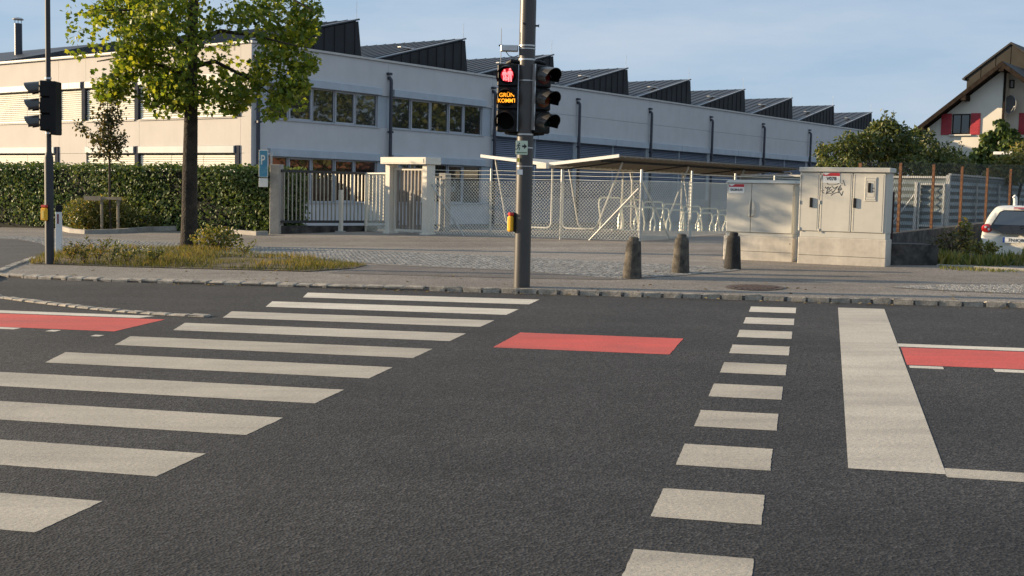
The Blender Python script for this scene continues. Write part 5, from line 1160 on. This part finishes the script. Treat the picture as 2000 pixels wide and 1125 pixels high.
m = MB(); m.hexa([CPt(-.16, .345, 1.40), CPt(.16, .345, 1.40), CPt(.16, .40, 1.40), CPt(-.16, .40, 1.40), CPt(-.16, .36, 1.425), CPt(.16, .36, 1.425), CPt(.16, .42, 1.425), CPt(-.16, .42, 1.425)]); m.build('brake_light', m_lred, car)
# bent vent pipe behind the car
c = atY(1983, 400, 29.5); f = Fr(c, (1, 0)); m = MB(); z = f.px(1983, 386)[1]; m.tube([(c[0], c[1], .13), (c[0], c[1], z - .1), (c[0] - .01, c[1], z), (c[0] - .05, c[1], z + .03)], .05, 10); m.build('vent_pipe', m_white_p, smooth=True, label='bent pale vent pipe poking up behind the white car', cat='pipe')

# ------------------------------------------------------------------ house at the right
PKV = atY(1957, 119, 66.0); HV = Fr((PKV[0], PKV[1], 0), dE)          # verge plane n=0
zpk = PKV[2]; se, ze = HV.px(1783, 254); pitch = (zpk - ze) / (-se)
hs = empty('chalet_house', (*HV.pt(-1, -2, 0)[:2], .1), 'cream rendered house with wide timber eaves and red shutters at right', 'house')
WN = -.8; wl = HV.px(1806, 250, WN)[0]; wr = 7.2; base = -.3
roofz = lambda s: zpk - abs(s) * pitch
sr = 7.8; P = HV.pt
m = MB(); m.poly(HV, [(wl, base), (0, base), (0, roofz(0) - .30), (wl, roofz(wl) - .30)], -11, WN); m.build('wall', m_hwall, hs)
m = MB(); m.poly(HV, [(0.001, base), (wr, base), (wr, roofz(wr) - .30), (0.001, roofz(0) - .30)], -11, WN - .9); m.build('recessed_wall', m_hwall, hs)
m = MB(); m.fbox(HV, -.07, .05, WN - .05, WN + .03, 1, zpk - .4); m.build('corner_board', m_timber, hs)
for sg, sE, nm in ((-1, se, 'left_roof'), (1, sr, 'right_roof')):
    m = MB(); th = .16; a0 = 0.0
    m.hexa([P(a0, 0, zpk - th), P(sE, 0, roofz(sE) - th), P(sE, -12, roofz(sE) - th), P(a0, -12, zpk - th), P(a0, 0, zpk), P(sE, 0, roofz(sE)), P(sE, -12, roofz(sE)), P(a0, -12, zpk)]); rf_ = m.build(nm, m_htile, hs)
    m = MB(); m.hexa([P(a0, 0.003, zpk - .30), P(sE, 0.003, roofz(sE) - .30), P(sE, .05, roofz(sE) - .30), P(a0, .05, zpk - .30), P(a0, 0.003, zpk - .02), P(sE, 0.003, roofz(sE) - .02), P(sE, .05, roofz(sE) - .02), P(a0, .05, zpk - .02)]); m.build('barge_board', m_timber, rf_)
    m = MB(); m.hexa([P(a0, -.01, zpk - th - .06), P(sE, -.01, roofz(sE) - th - .06), P(sE, -12, roofz(sE) - th - .06), P(a0, -12, zpk - th - .06), P(a0, -.01, zpk - th - .003), P(sE, -.01, roofz(sE) - th - .003), P(sE, -12, roofz(sE) - th - .003), P(a0, -12, zpk - th - .003)]); m.build('soffit', m_timber, rf_)
for sB in (-.01, HV.px(1882, 187)[0], wl + .1, 3.4, wr - .2):
    z = roofz(sB) - .24; m = MB(); m.bbox(HV, sB - .13, sB + .13, WN - .5, .03, z - .30, z, .01); m.build('purlin', m_timber, hs)
for i in range(5): a = wl - .15 - i * .33; z = roofz(a) - .25; m = MB(); m.fbox(HV, a - .05, a + .05, -1.6 - 0, WN + .9, z - .35, z - .20); m.build('rafter_end', m_timber, hs)
m = MB(); m.tube([P(wl - .1, WN + .3, roofz(wl) - .4), P(wl - .35, WN + .3, 1.5)], .05, 8); m.build('eave_post', m_timber, hs)
HW = HV.shift(0, WN)
def hwin(px0, px1, py0, py1, pane_px, shut_w):
    s0, z1 = HW.px(px0, py0); s1, z0 = HW.px(px1, py1); fr_ = MB(); t = .07
    for a, b, q0, q1 in ((s0, s0 + t, z0, z1), (s1 - t, s1, z0, z1), (s0 + t, s1 - t, z0, z0 + t), (s0 + t, s1 - t, z1 - t, z1), ((s0 + s1) / 2 - .03, (s0 + s1) / 2 + .03, z0 + t, z1 - t)): fr_.fbox(HW, a, b, -.1, .03, q0, q1)
    w = fr_.build('window', m_timber, hs); m = MB(); m.fbox(HW, s0 + t, s1 - t, .004, .014, z0 + t, z1 - t); m.build('pane', m_carg2, w)
    m = MB(); m.bbox(HW, s0 - .12, s1 + .12, -.02, .16, z0 - .09, z0 - .01, .01); m.build('window_sill', m_hwall, w)
    return s0, s1, z0, z1
s0, s1, z0, z1 = hwin(1861, 1894, 223, 262, None, 0)
sl0, sl1 = HW.px(1839, 240)[0], HW.px(1915, 240)[0]
def shutter(a, b):
    m = MB(); m.bbox(HW, a, b, .02, .06, z0 - .03, z1 + .03, .006); sh = m.build('shutter', m_shut, hs)
    for k in range(7): z = z0 + .08 + k * (z1 - z0 - .16) / 6; m = MB(); m.fbox(HW, a + .06, b - .06, .058, .07, z - .05, z + .03); m.build('slat', m_shut, sh)
shutter(sl0, s0 - .03); shutter(s1 + .03, sl1)
HW2 = HV.shift(0, WN - .9)
q0 = HW2.px(1991, 222)[0]; m = MB(); m.bbox(HW2, q0, q0 + .6, .02, .06, z0, z1 + .05, .006); m.build('shutter', m_shut, hs)
m = MB(); m.bbox(HW2, q0 + .66, q0 + 1.7, -.1, .03, z0, z1 + .05, .01); ww = m.build('window', m_timber, hs); m = MB(); m.fbox(HW2, q0 + .74, q0 + 1.62, .031, .037, z0 + .08, z1 - .03); m.build('pane', m_glass, ww)
a0, z0_ = HW2.px(1963, 173); a1, z1_ = HW2.px(1982, 156)
m = MB(); m.bbox(HW2, a0, a1, -.05, .04, z0_, z1_, .01); at_ = m.build('attic_window', m_slate, hs); m = MB(); m.fbox(HW2, a0 + .08, (a0 + a1) / 2 + .05, .041, .046, z0_ + .06, z1_ - .06); m.build('pane', m_void, at_); m = MB(); m.fbox(HW2, (a0 + a1) / 2 + .06, a1 - .06, .041, .046, z0_ + .06, z1_ - .06); m.build('pane', m_frame, at_)
# satellite dish
dc = HW2.px(1976, 204, .5); dsh = empty('satellite_dish', HW2.pt(dc[0], .5, dc[1]), 'round grey satellite dish on the house wall', 'satellite dish'); m = MB(); vs = []
for r_, n_ in ((.48, .62), (.46, .60), (.3, .54), (.12, .5), (.01, .49)): vs += [HW2.pt(dc[0] + r_ * .72 * math.cos(q) - n_ * .1, n_ + .25 * r_ * math.cos(q), dc[1] + r_ * 1.05 * math.sin(q)) for q in np.linspace(0, 2 * math.pi, 25)[:-1]]
m.add(vs, [(r_ * 24 + i, r_ * 24 + (i + 1) % 24, (r_ + 1) * 24 + (i + 1) % 24, (r_ + 1) * 24 + i) for r_ in range(4) for i in range(24)]); m.build('dish', m_greyp, dsh, smooth=True)
m = MB(); vs = [HW2.pt(dc[0] + .355 * math.cos(q) - .06, .63 + .12 * math.cos(q), dc[1] + .51 * math.sin(q)) for q in np.linspace(0, 2 * math.pi, 30)]; m.tube(vs, .018, 6); m.build('rim', m_zinc, dsh)
m = MB(); m.tube([HW2.pt(dc[0] - .05, .6, dc[1] - .5), HW2.pt(dc[0] + .25, 1.0, dc[1] - .2)], .02, 6); m.tube([HW2.pt(dc[0] + .25, 1.0, dc[1] - .2), HW2.pt(dc[0] + .32, 1.0, dc[1] - .15)], .05, 8); m.build('feed_arm', m_zinc, dsh)
m = MB(); m.tube([HW2.pt(dc[0], .02, dc[1] - .25), HW2.pt(dc[0], .5, dc[1] - .2)], .03, 6); m.build('wall_mount', m_zinc, dsh)
# taller clad gable behind
GV = HV.shift(0, -4.5); pk = GV.px(1975, 86); el = GV.px(1888, 151); sl_ = (pk[1] - el[1]) / (pk[0] - el[0])
def gz_(a): return pk[1] - abs(a - pk[0]) * sl_
cuts = [el[0]] + [GV.px(x, 120)[0] for x in (1917, 1945, 1974)] + [pk[0] + 1.2, pk[0] + 2.4, pk[0] + 3.6]
for a, b in zip(cuts[:-1], cuts[1:]):
    zz = 7.0; pts = [(a + .02, zz), (b - .02, zz), (b - .02, gz_(b) - .02), (a + .02, gz_(a) - .02)]
    m = MB(); m.poly(GV, pts, -.3, 0); m.build('gable_panel', m_slate, hs)
m = MB(); m.poly(GV, [(cuts[0] + .03, 6.5), (cuts[-1] - .03, 6.5), (cuts[-1] - .03, gz_(cuts[-1]) - .05), (pk[0], pk[1] - .05), (cuts[0] + .03, el[1] - .05)], -8, -.12); m.build('upper_storey', m_anth, hs)
P = GV.pt
for sE in (el[0] - .15, cuts[-1] + .1):
    m = MB(); m.hexa([P(pk[0], .08, pk[1]), P(sE, .08, gz_(sE)), P(sE, -8, gz_(sE)), P(pk[0], -8, pk[1]), P(pk[0], .08, pk[1] + .12), P(sE, .08, gz_(sE) + .12), P(sE, -8, gz_(sE) + .12), P(pk[0], -8, pk[1] + .12)]); m.build('upper_roof', m_htile, hs)
m = MB(); m.tube([P(el[0] - .15, .1, el[1] - .1), P(el[0] - .15, -7, el[1] - .1)], .08, 8); m.build('roof_gutter', m_anth, hs)
# porch canopy
PF = HV.shift(0, WN - .9); a0, zc_ = PF.px(1942, 300, 2.0); m = MB(); m.bbox(PF, a0, a0 + 4, .05, 2.2, zc_ - .06, zc_ + .10, .02); m.build('porch_canopy', m_white_p, hs)

# vine on the house
vn = empty('climbing_vine', (*HV.pt(0, WN, 0)[:2], .1), 'leafy green climber growing up the house wall', 'climber'); Pn = []
for x, y, rx, ry, nn in ((1957, 252, 14, 16, 110), (1950, 238, 8, 8, 30), (1940, 275, 30, 24, 420), (1975, 262, 18, 14, 170), (1975, 282, 26, 18, 300), (1925, 305, 32, 26, 450), (1950, 315, 28, 25, 260), (1905, 320, 20, 20, 200), (1960, 240, 5, 5, 14)):
    a, z = HW.px(x, y, .3); p, d = ball((*HW.pt(a, .3, 0)[:2], z), (rx / 36, .35, ry / 36), nn, .2); Pn.append(p)
p = np.concatenate(Pn); nn = len(p); scatter('foliage', p, rdir(nn) + np.array([HV.n[0], HV.n[1], .4]) * .9, rdir(nn) * .6 + np.array([0, 0, -1]), rng.uniform(.17, .32, nn), OVAL, m_vine, vn, 1.5)
m = MB(); m.tube([HW.pt(-.3, .1, .2), HW.pt(-.5, .12, 3), HW.pt(-.2, .12, 5), HW.pt(0, .12, 6)], [.06, .05, .03, .01], 6); m.build('stem', m_twig, vn)

# shrubs and small trees in front of the house
def shrub_tree(name, label, px, Y, blobs, size, mat, n_mul, spray=()):
    c = atY(px, 400, Y); g = H(c[0], c[1]); t = empty(name, (c[0], c[1], g), label, 'shrub', 'garden shrubs before the house'); Pn = []; m = MB()
    for x, y, rx, ry, nn in blobs:
        q = atY(x, y, Y + random.uniform(-1, 1)); sc = Y / F; p, d = ball(q, (rx * sc, rx * sc, ry * sc), int(nn * n_mul), .35); Pn.append(p); m.tube([(c[0], c[1], g), (np.array([c[0], c[1], g]) * .5 + q * .5) + np.array([0, 0, .3]), q], [.06, .04, .015], 6)
    for x, y, x1, y1 in spray:
        a, b = atY(x, y, Y), atY(x1, y1, Y); m.tube([a, b], [.012, .004], 5); Pn.append(np.array([a + (b - a) * k for k in np.linspace(.1, .9, 12)]) + rng.normal(0, .05, (12, 3)))
    m.build('branches', m_twig, t); p = np.concatenate(Pn); nn = len(p)
    scatter('foliage', p, rdir(nn) + np.array([-.2, -.3, .5]), rdir(nn), rng.uniform(size * .7, size * 1.3, nn), OVAL, mat, t, 1.0); return t
shrub_tree('garden_shrub', 'tall olive-green shrub rising left of the house eave', 1730, 37, [(1735, 275, 52, 38, 1500), (1728, 250, 26, 18, 330), (1690, 285, 40, 30, 800), (1700, 315, 60, 30, 900), (1760, 300, 45, 40, 900), (1770, 330, 50, 30, 600)], .13, m_shrub, 1.1, [(1730, 240, 1726, 212), (1742, 242, 1745, 215), (1715, 255, 1708, 238)])
shrub_tree('garden_shrub', 'dark low shrub in front of the white factory end wall', 1630, 36, [(1625, 305, 34, 26, 650), (1605, 295, 14, 12, 120), (1655, 285, 26, 28, 450), (1640, 330, 50, 25, 600)], .11, m_shrub, 1.0, [(1608, 290, 1600, 272)])
shrub_tree('garden_shrub', 'dense dark shrub below the red-shuttered window', 1830, 38, [(1810, 300, 40, 34, 900), (1790, 262, 14, 14, 110), (1845, 315, 45, 30, 950), (1870, 330, 36, 26, 600), (1820, 340, 60, 20, 500), (1815, 268, 10, 12, 60)], .12, m_shrub, 1.0, [(1850, 290, 1852, 272), (1868, 300, 1878, 280)])
shrub_tree('garden_shrub', 'yellowish shrub at the right picture edge above the car', 1975, 37, [(1975, 330, 40, 34, 1100), (2010, 310, 40, 40, 900), (1945, 345, 26, 16, 300)], .12, m_weed, 1.0)

# neighbour across the yard, outside the picture but mirrored in the factory windows
NH = Fr((44, 53, 0), (-.25, -.97)); nh = empty('neighbour_house', (44, 53, 0), 'brown house with orange tiled roof mirrored in the factory windows', 'house')
m = MB(); m.fbox(NH, -7, 7, -9, 0, -.3, 3.4); m.build('wall', m_timber, nh)
for n0, n1 in ((.6, -4.5), (-9.6, -4.5)): m = MB(); P = NH.pt; m.hexa([P(-7.6, n0, 3.3), P(7.6, n0, 3.3), P(7.6, n1, 6.3), P(-7.6, n1, 6.3), P(-7.6, n0, 3.5), P(7.6, n0, 3.5), P(7.6, n1, 6.5), P(-7.6, n1, 6.5)]); m.build('roof', m_redtile, nh)
for a in (-4.5, -1.5, 1.5, 4.5): m = MB(); m.bbox(NH, a - .6, a + .6, -.1, .03, 1.2, 2.5, .01); m.build('window', m_void, nh)
for i, (x, y, r) in enumerate(((38, 63, 4.6), (40, 44, 4.6), (45, 54, 5.2))):
    t = empty('garden_tree', (x, y, 0), ['round garden tree behind the house, seen mirrored in the factory windows', 'round garden tree nearer the street, seen mirrored in the factory windows', 'tallest garden tree behind the orange roof, seen mirrored in the factory windows'][i], 'tree', 'trees mirrored in the windows'); m = MB(); m.tube([(x, y, -.2), (x, y, 2.4), (x + .2, y, 4)], [.2, .15, .06], 8); m.build('trunk', m_bark, t)
    p, d = ball((x, y, 2.6 + r * .9), (r, r, r * 1.0), 3200, .3); nn = len(p); scatter('crown', p, rdir(nn) + d * .5, rdir(nn), rng.uniform(.35, .6, nn), OVAL, m_shrub, t, 1.3)

# fallen leaves on the pavement and along the kerb
nf = 260; fu = rng.uniform(-11, 9, nf); fv = 14.92 + np.abs(rng.normal(0, 1.6, nf)); fu[:110] = rng.uniform(-9, 6, 110); fv[:110] = 14.66 - np.abs(rng.normal(0, .10, 110))
fp = np.array([RU(a, b, (PAV if b > 14.85 else .002) + .008) for a, b in zip(fu, fv)])
scatter('fallen_leaves', fp, rdir(nf) * .35 + np.array([0, 0, 1.0]), rdir(nf), rng.uniform(.03, .07, nf), OVAL, leaf('fallen_leaf', (.10, .06, .02), (.22, .15, .05), (.34, .26, .12), .2), None, 1.3, 'scattered dry fallen leaves along the kerb and pavement', 'leaves', None, 'stuff')
